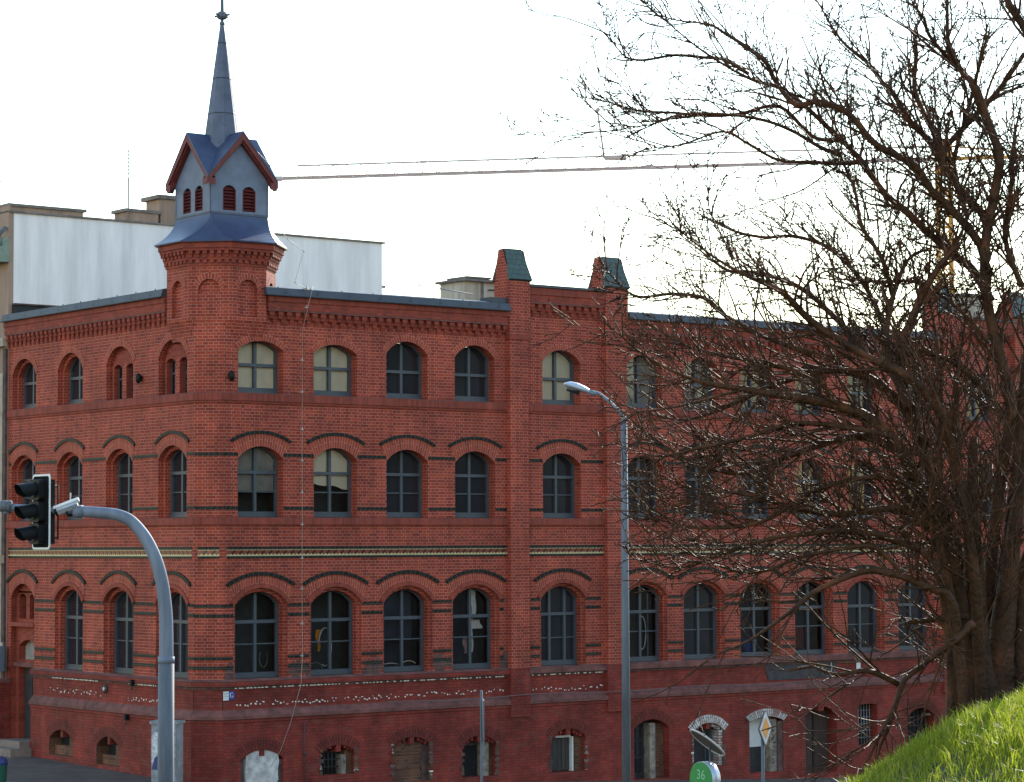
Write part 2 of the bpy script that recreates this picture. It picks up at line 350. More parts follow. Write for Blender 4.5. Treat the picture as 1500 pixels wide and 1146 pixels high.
def arch_ring(mb, F, op, t, mat, out=0.006, ext=0.0, inner=0.0, outer=None):
    """ring of bricks over an opening: t deep, standing `out` proud"""
    a = arch_pts(op.l - inner, op.r + inner, op.spring, op.rise + inner * 0.6, 20)
    b = arch_pts(op.l - inner - t * 0.72 - ext, op.r + inner + t * 0.72 + ext, op.spring + t * 0.60 - ext * 0.6, op.rise + inner * 0.6 + t * 0.40 + ext * 0.6, 20)
    if outer: b = arch_pts(op.c - outer[0], op.c + outer[0], outer[1], outer[2], 20)
    acc = 0
    for k in range(len(a) - 1):
        L = math.hypot(a[k][0] - a[k + 1][0], a[k][1] - a[k + 1][1]) * 1.15
        q = [(*a[k], out), (*a[k + 1], out), (*b[k + 1], out), (*b[k], out)]
        mb.poly([F(s, o, z) for s, z, o in q], mat, [(0, acc), (0, acc + L), (t, acc + L), (t, acc)], not F.flip)
        if out > 0.01:
            for e, fl in ((a, True), (b, False)):
                mb.poly([F(e[k][0], 0, e[k][1]), F(e[k + 1][0], 0, e[k + 1][1]), F(e[k + 1][0], out, e[k + 1][1]), F(e[k][0], out, e[k][1])], mat, [(0, acc), (0, acc + L), (.05, acc + L), (.05, acc)], fl == F.flip)
        acc += L
    return b
def hood(mb, F, b, t, mat, out=0.035):
    """thin glazed course lying on a ring's outer edge"""
    c = (b[0][0] + b[-1][0]) / 2; zc = min(b[0][1], b[-1][1]) - 0.9; acc = 0
    e = []
    for s, z in b:
        v = Vector((s - c, z - zc)).normalized() * t; e.append((s + v.x, z + v.y))
    for k in range(len(b) - 1):
        L = math.hypot(b[k][0] - b[k + 1][0], b[k][1] - b[k + 1][1])
        uv = [(acc, 0.004), (acc + L, 0.004), (acc + L, 0.072), (acc, 0.072)]
        mb.poly([F(b[k][0], out, b[k][1]), F(b[k + 1][0], out, b[k + 1][1]), F(e[k + 1][0], out, e[k + 1][1]), F(e[k][0], out, e[k][1])], mat, uv, not F.flip)
        for p in (b, e): mb.poly([F(p[k][0], 0, p[k][1]), F(p[k + 1][0], 0, p[k + 1][1]), F(p[k + 1][0], out, p[k + 1][1]), F(p[k][0], out, p[k][1])], mat, uv)
        acc += L
    for k in (0, -1): mb.poly([F(b[k][0], 0, b[k][1]), F(b[k][0], out, b[k][1]), F(e[k][0], out, e[k][1]), F(e[k][0], 0, e[k][1])], mat, [(0, .01), (.03, .01), (.03, .07), (0, .07)])
def sweep(mb, path, prof, mats, closed=False, caps=True):
    """profile [(out, z)...] along a plan path, outward on the path's right-hand side; mats per profile edge"""
    n = len(path); P = [Vector(p) for p in path]; mit = []
    for i in range(n):
        e0 = (P[i] - P[i - 1]).normalized() if (i > 0 or closed) else None
        e1 = (P[(i + 1) % n] - P[i]).normalized() if (i < n - 1 or closed) else None
        rn = lambda e: Vector((e.y, -e.x))
        if e0 is None: m = rn(e1)
        elif e1 is None: m = rn(e0)
        else:
            m = (rn(e0) + rn(e1)).normalized(); m = m / max(m.dot(rn(e0)), 0.2)
        mit.append(m)
    acc = 0; segs = range(n if closed else n - 1)
    for i in segs:
        j = (i + 1) % n; L = (P[j] - P[i]).length
        for k in range(len(prof) - 1):
            (o0, z0), (o1, z1) = prof[k], prof[k + 1]
            mat = mats if isinstance(mats, str) else mats[k]
            q = lambda a, o, z: (P[a].x + mit[a].x * o, P[a].y + mit[a].y * o, z)
            h = math.hypot(o1 - o0, z1 - z0)
            uv = [(acc, z0), (acc + L, z0), (acc + L, z0 + h), (acc, z0 + h)] if abs(z1 - z0) > 1e-6 else [(acc, o0), (acc + L, o0), (acc + L, o1), (acc, o1)]
            mb.poly([q(i, o0, z0), q(j, o0, z0), q(j, o1, z1), q(i, o1, z1)], mat, uv)
        acc += L
    if caps and not closed:
        for a in (0, n - 1):
            mb.poly([(P[a].x + mit[a].x * o, P[a].y + mit[a].y * o, z) for o, z in prof], mats if isinstance(mats, str) else mats[0], [(o, z) for o, z in prof], a == 0)

def tag(o, label=None, cat=None, group=None, kind=None):
    if label: o['label'] = label
    if cat: o['category'] = cat
    if group: o['group'] = group
    if kind: o['kind'] = kind
    return o
def empty(name, loc=(0, 0, 0), rz=0.0):
    o = bpy.data.objects.new(name, None); COL.objects.link(o); o.location = loc; o.rotation_euler = (0, 0, rz); o.empty_display_size = 0.3; return o
class WorldAxes:                       # plain axes: s = x, o = -y
    flip = False
    def __call__(self, s, o, z): return (s, -o, z)
WA = WorldAxes()

# ------------------------------------------------------------------ the ground
def smooth(t): t = max(0.0, min(1.0, t)); return t * t * (3 - 2 * t)
def bank_z(x, y):
    """grassy bank under the camera and the tree, world coordinates"""
    xs = x
    z = 4.253 + 0.497 * (xs - 2.43)
    if xs > 3.2: z = 4.253 + 0.497 * (3.2 - 2.43) + 0.497 * 1.2 * (1 - math.exp(-(xs - 3.2) / 1.2))
    z += 0.035 * math.sin(x * 5.1 + y * 1.3) + 0.02 * math.sin(x * 9 + 2.0) - 0.05 * math.exp(-((x - 1.95) / 0.2) ** 2)
    if y > 12: z -= 0.22 * (y - 12) ** 2 / (y - 12 + 0.8)
    return z
def build_ground():
    xs = sorted(set([-900, -500, -250, -140, -90] + [i * 3.0 for i in range(-22, 31)] + [120, 180, 300, 500, 900]))
    ys = sorted(set([-600, -300, -150, -80] + [i * 3.0 for i in range(-16, 34)] + [130, 180, 300, 600, 1200]))
    mb = MB()
    zf = lambda x, y: street_z(*to_local((x, y)))
    for xa, xb in zip(xs, xs[1:]):
        for ya, yb in zip(ys, ys[1:]):
            mb.poly([(xa, ya, zf(xa, ya)), (xb, ya, zf(xb, ya)), (xb, yb, zf(xb, yb)), (xa, yb, zf(xa, yb))], 'asphalt', [(xa, ya), (xb, ya), (xb, yb), (xa, yb)])
    tag(mb.build('street'), kind='structure')
    # pavement along both fronts, with a kerb
    mb = MB(); W = 3.0
    def strip(pts_in, pts_out):
        for (a, b), (c, d) in zip(zip(pts_in, pts_in[1:]), zip(pts_out, pts_out[1:])):
            zt = lambda p: street_z(*p) + 0.13
            q = [a, c, d, b]; ww = [to_world(*p, zt(p)) for p in q]
            mb.poly(ww, 'paving', q)
            c2, d2 = [(p[0] + (p[0] - i[0]) / W * 0.16, p[1] + (p[1] - i[1]) / W * 0.16) for p, i in ((c, a), (d, b))]
            up = [to_world(*c, zt(c) + .003), to_world(*c2, zt(c) + .003), to_world(*d2, zt(d) + .003), to_world(*d, zt(d) + .003)]
            mb.poly(up, 'kerb'); mb.poly([to_world(*c2, zt(c) - .35), to_world(*d2, zt(d) - .35), up[2], up[1]], 'kerb')
    n = 24
    inn = [(-0.02, 30 - 30 * i / n + CH * i / n) for i in range(n)] + [(-0.02, CH), (CH, -0.02)] + [(CH + (45 - CH) * i / 30, -0.02) for i in range(1, 31)]
    out = [(-W, p[1]) for p in inn[:n]] + [(-W, CH - 1.2), (CH - 1.2, -W)] + [(p[0], -W) for p in inn[n + 2:]]
    strip(inn, out)
    tag(mb.build('pavement'), kind='structure')
    # the grassy bank
    mb = MB(); st = 0.22
    x0, x1, y0, y1 = -9.0, 14.0, -6.0, 26.0; nx = int((x1 - x0) / st); ny = int((y1 - y0) / st)
    g = {}
    for i in range(nx + 1):
        for j in range(ny + 1):
            x = x0 + i * st; y = y0 + j * st; z = bank_z(x, y); s = street_z(*to_local((x, y))) - 0.4
            g[i, j] = (x, y, max(z, s))
    base = len(mb.v); mi = mb.m('soil'); idx = {}
    for k, p in g.items(): idx[k] = len(mb.v); mb.v.append(p)
    for i in range(nx):
        for j in range(ny):
            f = [idx[i, j], idx[i + 1, j], idx[i + 1, j + 1], idx[i, j + 1]]
            mb.f.append(f); mb.uv += [(mb.v[q][0], mb.v[q][1]) for q in f]; mb.mi.append(mi); mb.sm.append(True)
    tag(mb.build('grass_bank'), kind='structure')
build_ground()
def build_hill():
    # added rise, unseen, off to the right; darkens what the windows reflect
    mb = MB(); st = 4.0; i0 = len(mb.v); mi = mb.m('hill'); R = random.Random(4); idx = {}
    for i in range(36):
        for j in range(36):
            x = 42 + i * st; y = -62 + j * st
            e = smooth(i / 7) * smooth((35 - i) / 6) * smooth(j / 5) * smooth((30 - j) / 7)
            idx[i, j] = len(mb.v); mb.v.append((x, y, -4 + e * (23 + 2.2 * math.sin(x * .21) + 1.8 * math.sin(y * .27 + 1) + R.uniform(-1.2, 1.2))))
    for i in range(35):
        for j in range(35):
            f = [idx[i, j], idx[i + 1, j], idx[i + 1, j + 1], idx[i, j + 1]]; mb.f.append(f); mb.uv += [(0, 0)] * 4; mb.mi.append(mi); mb.sm.append(False)
    tag(mb.build('hill'), kind='structure')
build_hill()
def build_grass():
    R = random.Random(11); mb = MB(); mi = mb.m('blade')
    def blade(x, y, L, lean, wd, c):
        z = bank_z(x, y) - 0.01; th = R.uniform(0, 6.283); dx, dy = math.cos(th) * lean, math.sin(th) * lean
        ph = R.uniform(0, 6.283); ax, ay = math.cos(ph) * wd, math.sin(ph) * wd
        i = len(mb.v)
        mb.v.extend([(x - ax, y - ay, z), (x + ax, y + ay, z),
                     (x + dx * L * .35 - ax * .8, y + dy * L * .35 - ay * .8, z + L * .6), (x + dx * L * .35 + ax * .8, y + dy * L * .35 + ay * .8, z + L * .6),
                     (x + dx * L, y + dy * L, z + L * (1 - .35 * lean))])
        mb.f.append([i, i + 1, i + 3, i + 2]); mb.f.append([i + 2, i + 3, i + 4]); mb.uv.extend([(c, 0)] * 7); mb.mi.extend([mi, mi]); mb.sm.extend([False, False])
    tufts = [(R.uniform(0.8, 3.4), R.uniform(8.8, 13.2), R.uniform(.05, .16), R.uniform(.6, 1.7)) for _ in range(420)]
    for tx, ty, tr, k in tufts:
        for _ in range(int(85 * k)):
            x = tx + R.gauss(0, tr); y = ty + R.gauss(0, tr)
            blade(x, y, max(.02, R.gauss(.055, .02)) * (0.7 + 0.35 * k), R.uniform(.1, .9), R.uniform(.0016, .0032), R.random())
    for _ in range(15000):
        x = R.uniform(0.9, 3.4); y = R.uniform(8.8, 12.9)
        blade(x, y, max(.015, R.gauss(.038, .014)), R.uniform(.1, 1.0), R.uniform(.0016, .003), R.random())
    for _ in range(2600):
        x = R.uniform(1.2, 3.2); y = R.choice((R.uniform(9.3, 12.6), R.uniform(11.4, 12.7)))
        blade(x, y, R.uniform(.06, .125), R.uniform(.1, .7), R.uniform(.0022, .0042), R.random())
    for _ in range(26000):
        x = R.uniform(-7, 10); y = R.uniform(-4, 20)
        if bank_z(x, y) > street_z(*to_local((x, y))): blade(x, y, max(.03, R.gauss(.07, .025)), R.uniform(.2, 1), .005, R.random())
    tag(mb.build('grass'), 'short sunlit green grass growing over the bank', 'grass', kind='stuff')
build_grass()

# ------------------------------------------------------------------ the brick building
B = empty('brick_building', (K.x, K.y, 0), ANG)
tag(B, 'long red brick factory with arched windows and a corner turret under a slate blue spire', 'building')
LEN = 36.0; LEND = 9.2; DEP = 9.1
ZP, ZS1, ZS2, ZS3, ZW = 1.43, 2.14, 5.61, 8.30, 10.43
PIERS = [(8.127, 8.684), (11.05, 11.70), (22.72, 23.30), (25.75, 26.35)]
SECT = [(CH, 8.127), (8.684, 11.05), (11.70, 22.72), (23.30, 25.75), (26.35, LEN)]
d = dict(d1=0.10, d2=0.25, inset=0.05)
colsR = [1.39, 3.335, 5.28, 7.20, 9.77] + [12.36 + 1.89 * i for i in range(6)] + [24.5] + [27.4 + 1.89 * i for i in range(5)]
colsL = [1.38, 3.735, 6.08, 8.40]
opsR, opsL = [], []
for i, c in enumerate(colsR):
    opsR += [Op(c, 0.69, ZS1, 3.72, 0.37, d1=0.07, d2=0.24, inset=0.09, fl=1, i=i),
             Op(c, 0.575, ZS2, 6.88, 0.27, d1=0.02, d2=0.25, inset=0.0, fl=2, i=i),
             Op(c, 0.575, ZS3, 9.24 if i < 2 else 9.31, 0.20 if i < 2 else 0.29, d1=0.02, d2=0.25, inset=0.0, fl=3, i=i)]
for i, c in enumerate(colsL):
    if i < 3: opsL.append(Op(c, 0.68, ZS1, 3.72, 0.37, d1=0.09, d2=0.24, inset=0.10, fl=1, i=i))
    opsL += [Op(c, 0.61, ZS2, 6.88, 0.31, d1=0.12, d2=0.27, inset=0.10, fl=2, i=i),
             Op(c, 0.61, ZS3, 9.10, 0.40, d1=0.12, d2=0.27, inset=0.10, fl=3, i=i)]
niche = Op(8.40, 0.60, 0.0, 3.78, 0.34, d1=0.12, d2=0.22, inset=0.0)     # tall doorway recess at the far end of the left front

mb = MB()
SR = d
wall(mb, FR, CH, LEN, ZS1, ZW, opsR, 'brick')
wall(mb, FL, CH, LEND, ZS1, ZW, opsL + [Op(8.40, 0.60, ZS1, 3.78, 0.34)], 'brick')
wall(mb, FC, 0, CHL, ZS1, ZW, [], 'brick')
for op in opsR: reveal(mb, FR, op, 'brick', sillmat='ledge' if op.fl == 1 else None)
for op in opsL: reveal(mb, FL, op, 'brick', sillmat='ledge' if op.fl == 1 else None)
# band between plinth and ground floor sill (painted)
wall(mb, FR, CH, LEN, ZP, ZS1, [], 'brick_paint', 0.012); wall(mb, FC, 0, CHL, ZP, ZS1, [], 'brick_paint', 0.012)
wall(mb, FL, CH, LEND, ZP, ZS1, [Op(8.40, 0.60, ZP, ZS1, 0)], 'brick_paint', 0.012)
# hidden sides of the wing
for q in ([(LEN, 0), (LEN, DEP)], [(LEN, DEP), (0, DEP)]):
    (xa, ya), (xb, yb) = q; L = math.hypot(xb - xa, yb - ya)
    mb.poly([(xa, ya, -3), (xb, yb, -3), (xb, yb, ZW), (xa, ya, ZW)], 'brick', [(0, -3), (L, -3), (L, ZW), (0, ZW)])
WALL = mb.build('wall', B)

# plinth with its ruined basement openings
bops = [Op(1.39, 0.54, -0.35, 0.42, 0.20, k='plaster'), Op(3.36, 0.46, -0.02, 0.45, 0.18, k='bars'), Op(5.34, 0.53, -0.30, 0.50, 0.20, k='bricked'),
        Op(7.25, 0.50, -0.30, 0.42, 0.22, k='dark'), Op(9.86, 0.54, -0.34, 0.45, 0.22, k='boards'), Op(12.45, 0.56, -0.66, 0.55, 0.22, k='door_dark'),
        Op(14.28, 0.52, -0.45, 0.40, 0.20, k='white'), Op(16.25, 0.58, -0.72, 0.55, 0.12, k='panel'), Op(18.17, 0.56, -0.85, 0.62, 0.22, k='door'),
        Op(19.86, 0.36, -0.22, 0.80, 0.03, k='grille'), Op(21.86, 0.52, -0.30, 0.42, 0.22, k='arched')] + \
       [Op(27.4 + 1.89 * i, 0.5, -0.6, 0.4, 0.2, k='dark') for i in range(5)]
bopsL = [Op(6.28, 0.58, 0.18, 0.55, 0.22, k='hole'), Op(4.05, 0.54, 0.10, 0.50, 0.24, k='hole')]
mb = MB(); PO = 0.075
wall(mb, FR, CH - PO * 0.41, LEN, -3.2, ZP - 0.05, bops, 'brick_paint', PO)
wall(mb, FL, CH - PO * 0.41, LEND, -0.6, ZP - 0.05, bopsL + [Op(8.40, 0.60, 0.42, ZP - 0.05, 0)], 'brick_paint', PO)
fcs = PO * 0.41
mb.poly([FC(-fcs, PO, -3.2), FC(CHL + fcs, PO, -3.2), FC(CHL + fcs, PO, ZP - .05), FC(-fcs, PO, ZP - .05)], 'brick_paint', [(0, -3.2), (CHL, -3.2), (CHL, ZP), (0, ZP)])
for F, L in ((FR, bops), (FL, bopsL)):
    for op in L:
        mm = 'brick_old' if op.k in ('hole', 'bricked') else 'brick_paint'
        reveal(mb, F, op, mm, o=PO, stages=[(0, 0), (0, 0.32)])
        if op.k not in ('door', 'grille', 'white', 'panel'): arch_ring(mb, F, Op(op.c, op.hw, op.sill, op.spring, op.rise), 0.24, 'brick_paint_arch', out=PO + 0.004)
    for op in L:
        if op.k in ('white', 'panel'): arch_ring(mb, F, op, 0.20, 'brick_white', out=PO + 0.03)
# sloping weathered ledge on top of the plinth, and the ground floor sill
pathA = [(0, 7.80), (0, CH), (CH, 0), (8.127, 0)]
prof_pl = [(0.0, ZP - 0.20), (0.10, ZP - 0.20), (0.10, ZP - 0.14), (0.13, ZP - 0.13), (0.13, ZP - 0.06), (0.012, ZP + 0.07)]
mats_pl = ['brick_paint', 'brick_paint', 'brick_paint', 'ledge', 'ledge']
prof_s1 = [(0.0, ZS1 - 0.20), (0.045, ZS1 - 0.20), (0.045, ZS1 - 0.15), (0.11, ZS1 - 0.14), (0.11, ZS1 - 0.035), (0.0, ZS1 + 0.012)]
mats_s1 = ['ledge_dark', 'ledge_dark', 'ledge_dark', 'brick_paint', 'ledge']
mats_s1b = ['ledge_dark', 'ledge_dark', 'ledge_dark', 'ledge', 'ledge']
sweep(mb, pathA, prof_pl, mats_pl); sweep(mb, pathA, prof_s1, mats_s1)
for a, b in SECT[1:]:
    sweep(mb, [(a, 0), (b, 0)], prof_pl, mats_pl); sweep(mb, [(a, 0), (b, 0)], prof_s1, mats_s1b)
mb.build('plinth', B)

# string courses, black glazed bands, arches, frieze
mb = MB()
pathB = [(0, LEND), (0, CH), (CH, 0), (8.127, 0)]
prof2 = [(0.0, 5.43), (0.035, 5.43), (0.035, 5.45), (0.062, 5.455), (0.062, 5.60), (0.0, 5.615)]
prof3 = [(0.0, 8.07), (0.03, 8.07), (0.03, 8.12), (0.055, 8.125), (0.055, 8.285), (0.0, 8.305)]
mstr = ['brick_plain', 'brick_plain', 'brick_plain', 'brick_soldier', 'ledge']
for pth in [pathB] + [[(a, 0), (b, 0)] for a, b in SECT[1:]]:
    sweep(mb, pth, prof2, mstr); sweep(mb, pth, prof3, mstr)
def bands(F, s0, s1, ops, fl, zs, fillz=()):
    xs = s0
    for op in sorted([q for q in ops if q.fl == fl], key=lambda q: q.c) + [None]:
        e = s1 if op is None else op.l - 0.004
        if op is not None and (op.r < s0 or op.l > s1): continue
        if e - xs > 0.05:
            for z in zs: mb.box(F, xs, e, 0.0, 0.012, z - 0.036, z + 0.036, 'black_tile')
        if op is not None: xs = op.r + 0.004
for a, b in SECT:
    bands(FR, a + (0.02 if a > CH else 0), b - 0.02, opsR, 2, (6.965, 5.81)); bands(FR, a + (0.12 if a > CH else 0.002), b - 0.12, opsR, 1, (3.71, 3.505, 2.60, 2.395))
bands(FL, CH, LEND - .05, opsL, 2, (6.985, 5.83)); bands(FL, CH + 0.002, 7.75, opsL, 1, (3.73, 3.52, 2.60, 2.395))
for z in (6.965, 5.81): mb.box(FC, 0.01, CHL - 0.01, 0, 0.012, z - 0.036, z + 0.036, 'black_tile')
for z in (3.71, 3.505, 2.60, 2.395): mb.box(FC, 0.0, CHL, 0, 0.0125, z - 0.036, z + 0.036, 'black_tile')
for F, ops in ((FR, opsR), (FL, opsL)):
    for op in ops:
        if op.fl == 3: arch_ring(mb, F, op, 0.16, 'brick_arch', out=0.008)
        elif op.fl == 2:
            b = arch_ring(mb, F, op, 0.25, 'brick_arch', out=0.008, outer=(0.735, 7.22, 0.20) if F is FR else (0.70, 7.22, 0.22)); hood(mb, F, b, 0.07, 'black_tile')
        else:
            b0 = arch_ring(mb, F, op, 0.10, 'brick_plain', out=0.035)
            b = arch_ring(mb, F, op, 0.34, 'brick_arch', out=0.008, outer=(0.825, 4.12, 0.24) if F is FR else (0.78, 4.13, 0.26)); hood(mb, F, b, 0.075, 'black_tile', 0.04)
b = arch_ring(mb, FL, niche, 0.34, 'brick_arch', out=0.008, outer=(0.74, 4.13, 0.26)); hood(mb, FL, b, 0.075, 'black_tile', 0.04)
mb.build('brickwork_trim', B)

mb = MB()
def frieze(F, s0, s1):
    mb.box(F, s0, s1, 0, 0.010, 4.915, 4.980, 'black_tile'); mb.box(F, s0, s1, 0, 0.010, 4.725, 4.780, 'black_tile')
    mb.box(F, s0, s1, 0, 0.006, 4.780, 4.828, 'tile_cream'); mb.box(F, s0, s1, 0, 0.006, 4.828, 4.915, 'tile_red'); mb.box(F, s0, s1, 0, 0.0075, 4.902, 4.915, 'tile_cream')
    n = max(1, int(round((s1 - s0) / 0.094))); p = (s1 - s0) / n
    for i in range(n):
        a = s0 + i * p; k = 'tile_red' if i % 2 == 0 else 'tile_brown'; z0, z1 = 4.797, 4.914
        q = [(a + p * .02, z0 + .036), (a + p * .42, z0), (a + p * .84, z0 + .036), (a + p * 1.34, z1 - .028), (a + p * .98, z1), (a + p * .52, z1 - .03)]
        mb.poly([F(min(s, s1), 0.012 + 0.001 * (i % 2), z) for s, z in q], k, None, F.flip)
for a, b in SECT: frieze(FR, a + 0.10 if a == CH else a + 0.01, b - 0.01)
frieze(FL, CH + 0.10, LEND - 0.05); frieze(FC, 0.08, CHL - 0.08)
mb.build('tile_frieze', B)

# cornice: dentils and corbelled courses, stopped at the turret
mb = MB()
def cornice(F, s0, s1, dz=0.0, top=None):
    top = top if top is not None else ZW
    path = [F(s0, 0, 0)[:2], F(s1, 0, 0)[:2]]
    if F.flip: path.reverse()
    z = lambda v: v + dz
    sweep(mb, path, [(0.0, z(9.92)), (0.055, z(9.925)), (0.055, z(9.998))], 'brick_plain')
    sweep(mb, path, [(0.03, z(9.998)), (0.03, z(10.09))], 'brick_plain')
    sweep(mb, path, [(0.03, z(10.09)), (0.13, z(10.095)), (0.13, z(10.13)), (0.135, z(10.135)), (0.135, z(10.30)), (0.16, z(10.305)), (0.16, top), (0.0, top)],
          ['brick_plain', 'ledge', 'ledge', 'brick_plain', 'brick_plain', 'brick_soldier', 'roof'])
    n = int((s1 - s0) / 0.215); p = (s1 - s0) / n
    for i in range(n):
        a = s0 + (i + 0.25) * p
        mb.box(F, a, a + p * 0.55, 0.03, 0.115, z(9.998), z(10.09), 'brick_plain')
        mb.box(F, a + .01, a + p * 0.50, 0.055, 0.085, z(9.94), z(9.998), 'brick_plain')
        mb.box(F, a + p * .5, a + p, 0.0, 0.045, z(9.855), z(9.92), 'brick_plain')
        mb.box(F, a + p * .55, a + p * .95, 0.0, 0.022, z(9.80), z(9.855), 'brick_plain')
cornice(FR, 1.50, 8.127); cornice(FL, 1.50, LEND)
cornice(FR, 11.70, 22.72); cornice(FR, 26.35, LEN)
cornice(FR, 8.70, 11.04, 0.56, 11.03); cornice(FR, 23.31, 25.74, 0.56, 11.03)
for a, b in ((8.684, 11.05), (23.30, 25.75)):
    wall(mb, FR, a, b, ZW, 11.03, [], 'brick'); mb.box(FR, a, b, -0.35, -0.005, ZW, 11.03, 'brick')
mb.build('cornice', B)

# piers and their tiled pinnacles
for k, (a, b) in enumerate(PIERS):
    mb = MB(); o1 = 0.13
    mb.box(FR, a, b, 0, o1, ZP - 0.28, 9.78, 'brick'); mb.box(FR, a - 0.03, b + 0.03, 0, o1 + 0.03, 9.78, 9.90, 'brick_plain')
    mb.box(FR, a - 0.03, b + 0.03, -0.42, o1 + 0.03, 9.90, 11.22, 'brick'); mb.box(FR, a - .015, b + .015, 0, o1 + .01, ZP - 0.42, ZP - 0.28, 'brick_paint')
    mb.box(FR, a - 0.001, b + 0.001, 0, o1 + 0.002, ZP - 0.28, ZS1 + 0.0, 'brick_paint')
    # gabled top: stepped brick sides, steep green tiles front and back
    f, bk, zr = o1 + 0.05, -0.44, 11.93; mid = (f + bk) / 2 - .04; a2, b2 = a - 0.03, b + 0.03; hw = 0.09
    for s in (a2, b2):
        mb.poly([FR(s, f - .02, 11.22), FR(s, bk + .02, 11.22), FR(s, mid - hw, zr - .02), FR(s, mid + hw, zr - .02)], 'brick', [(0, 0), (.9, 0), (.55, .7), (.35, .7)])
    pier = mb.build('pier', B)
    mb = MB()
    ov = 0.035
    for sgn, e in ((1, f + 0.03), (-1, bk - 0.03)):
        m0 = mid + hw * sgn * 0.9
        top = [FR(a2 + .06, m0, zr), FR(b2 - .06, m0, zr)]; bot = [FR(a2 - ov, e, 11.19), FR(b2 + ov, e, 11.19)]
        hgt = math.hypot(zr - 11.19, e - m0)
        mb.poly([bot[0], bot[1], top[1], top[0]], 'green_tile', [(0, 0), (b2 - a2, 0), (b2 - a2, hgt), (0, hgt)], sgn < 0)
        mb.poly([FR(a2 - ov, e - .05 * sgn, 11.15), FR(b2 + ov, e - .05 * sgn, 11.15), bot[1], bot[0]], 'green_tile')
        for s in (a2 - ov, b2 + ov):
            mb.poly([FR(s, e, 11.19), FR(s, e - .05 * sgn, 11.15), FR(s + (.09 if s < a + .2 else -.09), m0 - .02 * sgn, zr - .04), FR(s + (.09 if s < a + .2 else -.09), m0, zr)], 'green_tile')
    mb.poly([FR(a2 + .06, mid + hw, zr), FR(b2 - .06, mid + hw, zr), FR(b2 - .06, mid - hw, zr), FR(a2 + .06, mid - hw, zr)], 'green_tile')
    mb.build('tiled_cap', pier)

# roof with its sheet metal edge
mb = MB()
def fascia(F, s0, s1, z0, z1, up=0.0):
    path = [F(s0, 0, 0)[:2], F(s1, 0, 0)[:2]]
    if F.flip: path.reverse()
    sweep(mb, path, [(0.0, z0 - .006), (0.25, z0 - .008), (0.255, z0 + 0.012), (0.235, z0 + 0.016), (0.19, z1), (-0.05, z1 + 0.05), (-0.5, z1 + .09)], ['fascia'] * 6)
    n = max(1, int((s1 - s0) / 0.78))
    for i in range(n):
        s = s0 + (i + 0.6) * (s1 - s0) / n
        q = lambda a, t: F(a, 0.236 + (0.19 - 0.236) * t + 0.006, z0 + 0.016 + (z1 - z0 - 0.016) * t)
        mb.poly([q(s, 0.25), q(s + .012, 0.25), q(s + .012, 1), q(s, 1)], 'fascia_dark', None, F.flip)
        mb.poly([q(s - .07, 0.25), q(s + .0, 0.25), q(s + .0, .36), q(s - .07, .36)], 'fascia_dark', None, F.flip)
        mb.box(F, s - 0.2, s - 0.19, 0.18, 0.20, z1, z1 + .03, 'fascia_dark')
fascia(FR, 1.40, 8.09, ZW, 10.60); fascia(FL, 1.50, LEND, ZW, 10.60); fascia(FR, 11.74, 22.69, ZW, 10.60); fascia(FR, 26.38, LEN, ZW, 10.60)
for a, b in ((8.72, 11.01), (23.33, 25.72)): mb.box(FR, a, b, -0.40, 0.20, 11.04, 11.10, 'fascia')
mb.poly([(0.45, 0.45, 10.69), (LEN, 0.45, 10.69), (LEN, DEP, 10.62), (0.45, DEP, 10.62)], 'roof')
mb.poly([(LEN, 0.45, 10.69), (LEN, 0.0, 10.43), (LEN, DEP, 10.43), (LEN, DEP, 10.62)], 'roof')
mb.poly([(0.0, LEND - .02, 10.43), (0.45, LEND - .02, 10.69), (0.45, 0.45, 10.69), (0.0, 0.45, 10.43)], 'roof')
mb.box(FR, 7.62, 8.09, -0.35, 0.10, 10.60, 10.74, 'fascia')
mb.build('roof', B)

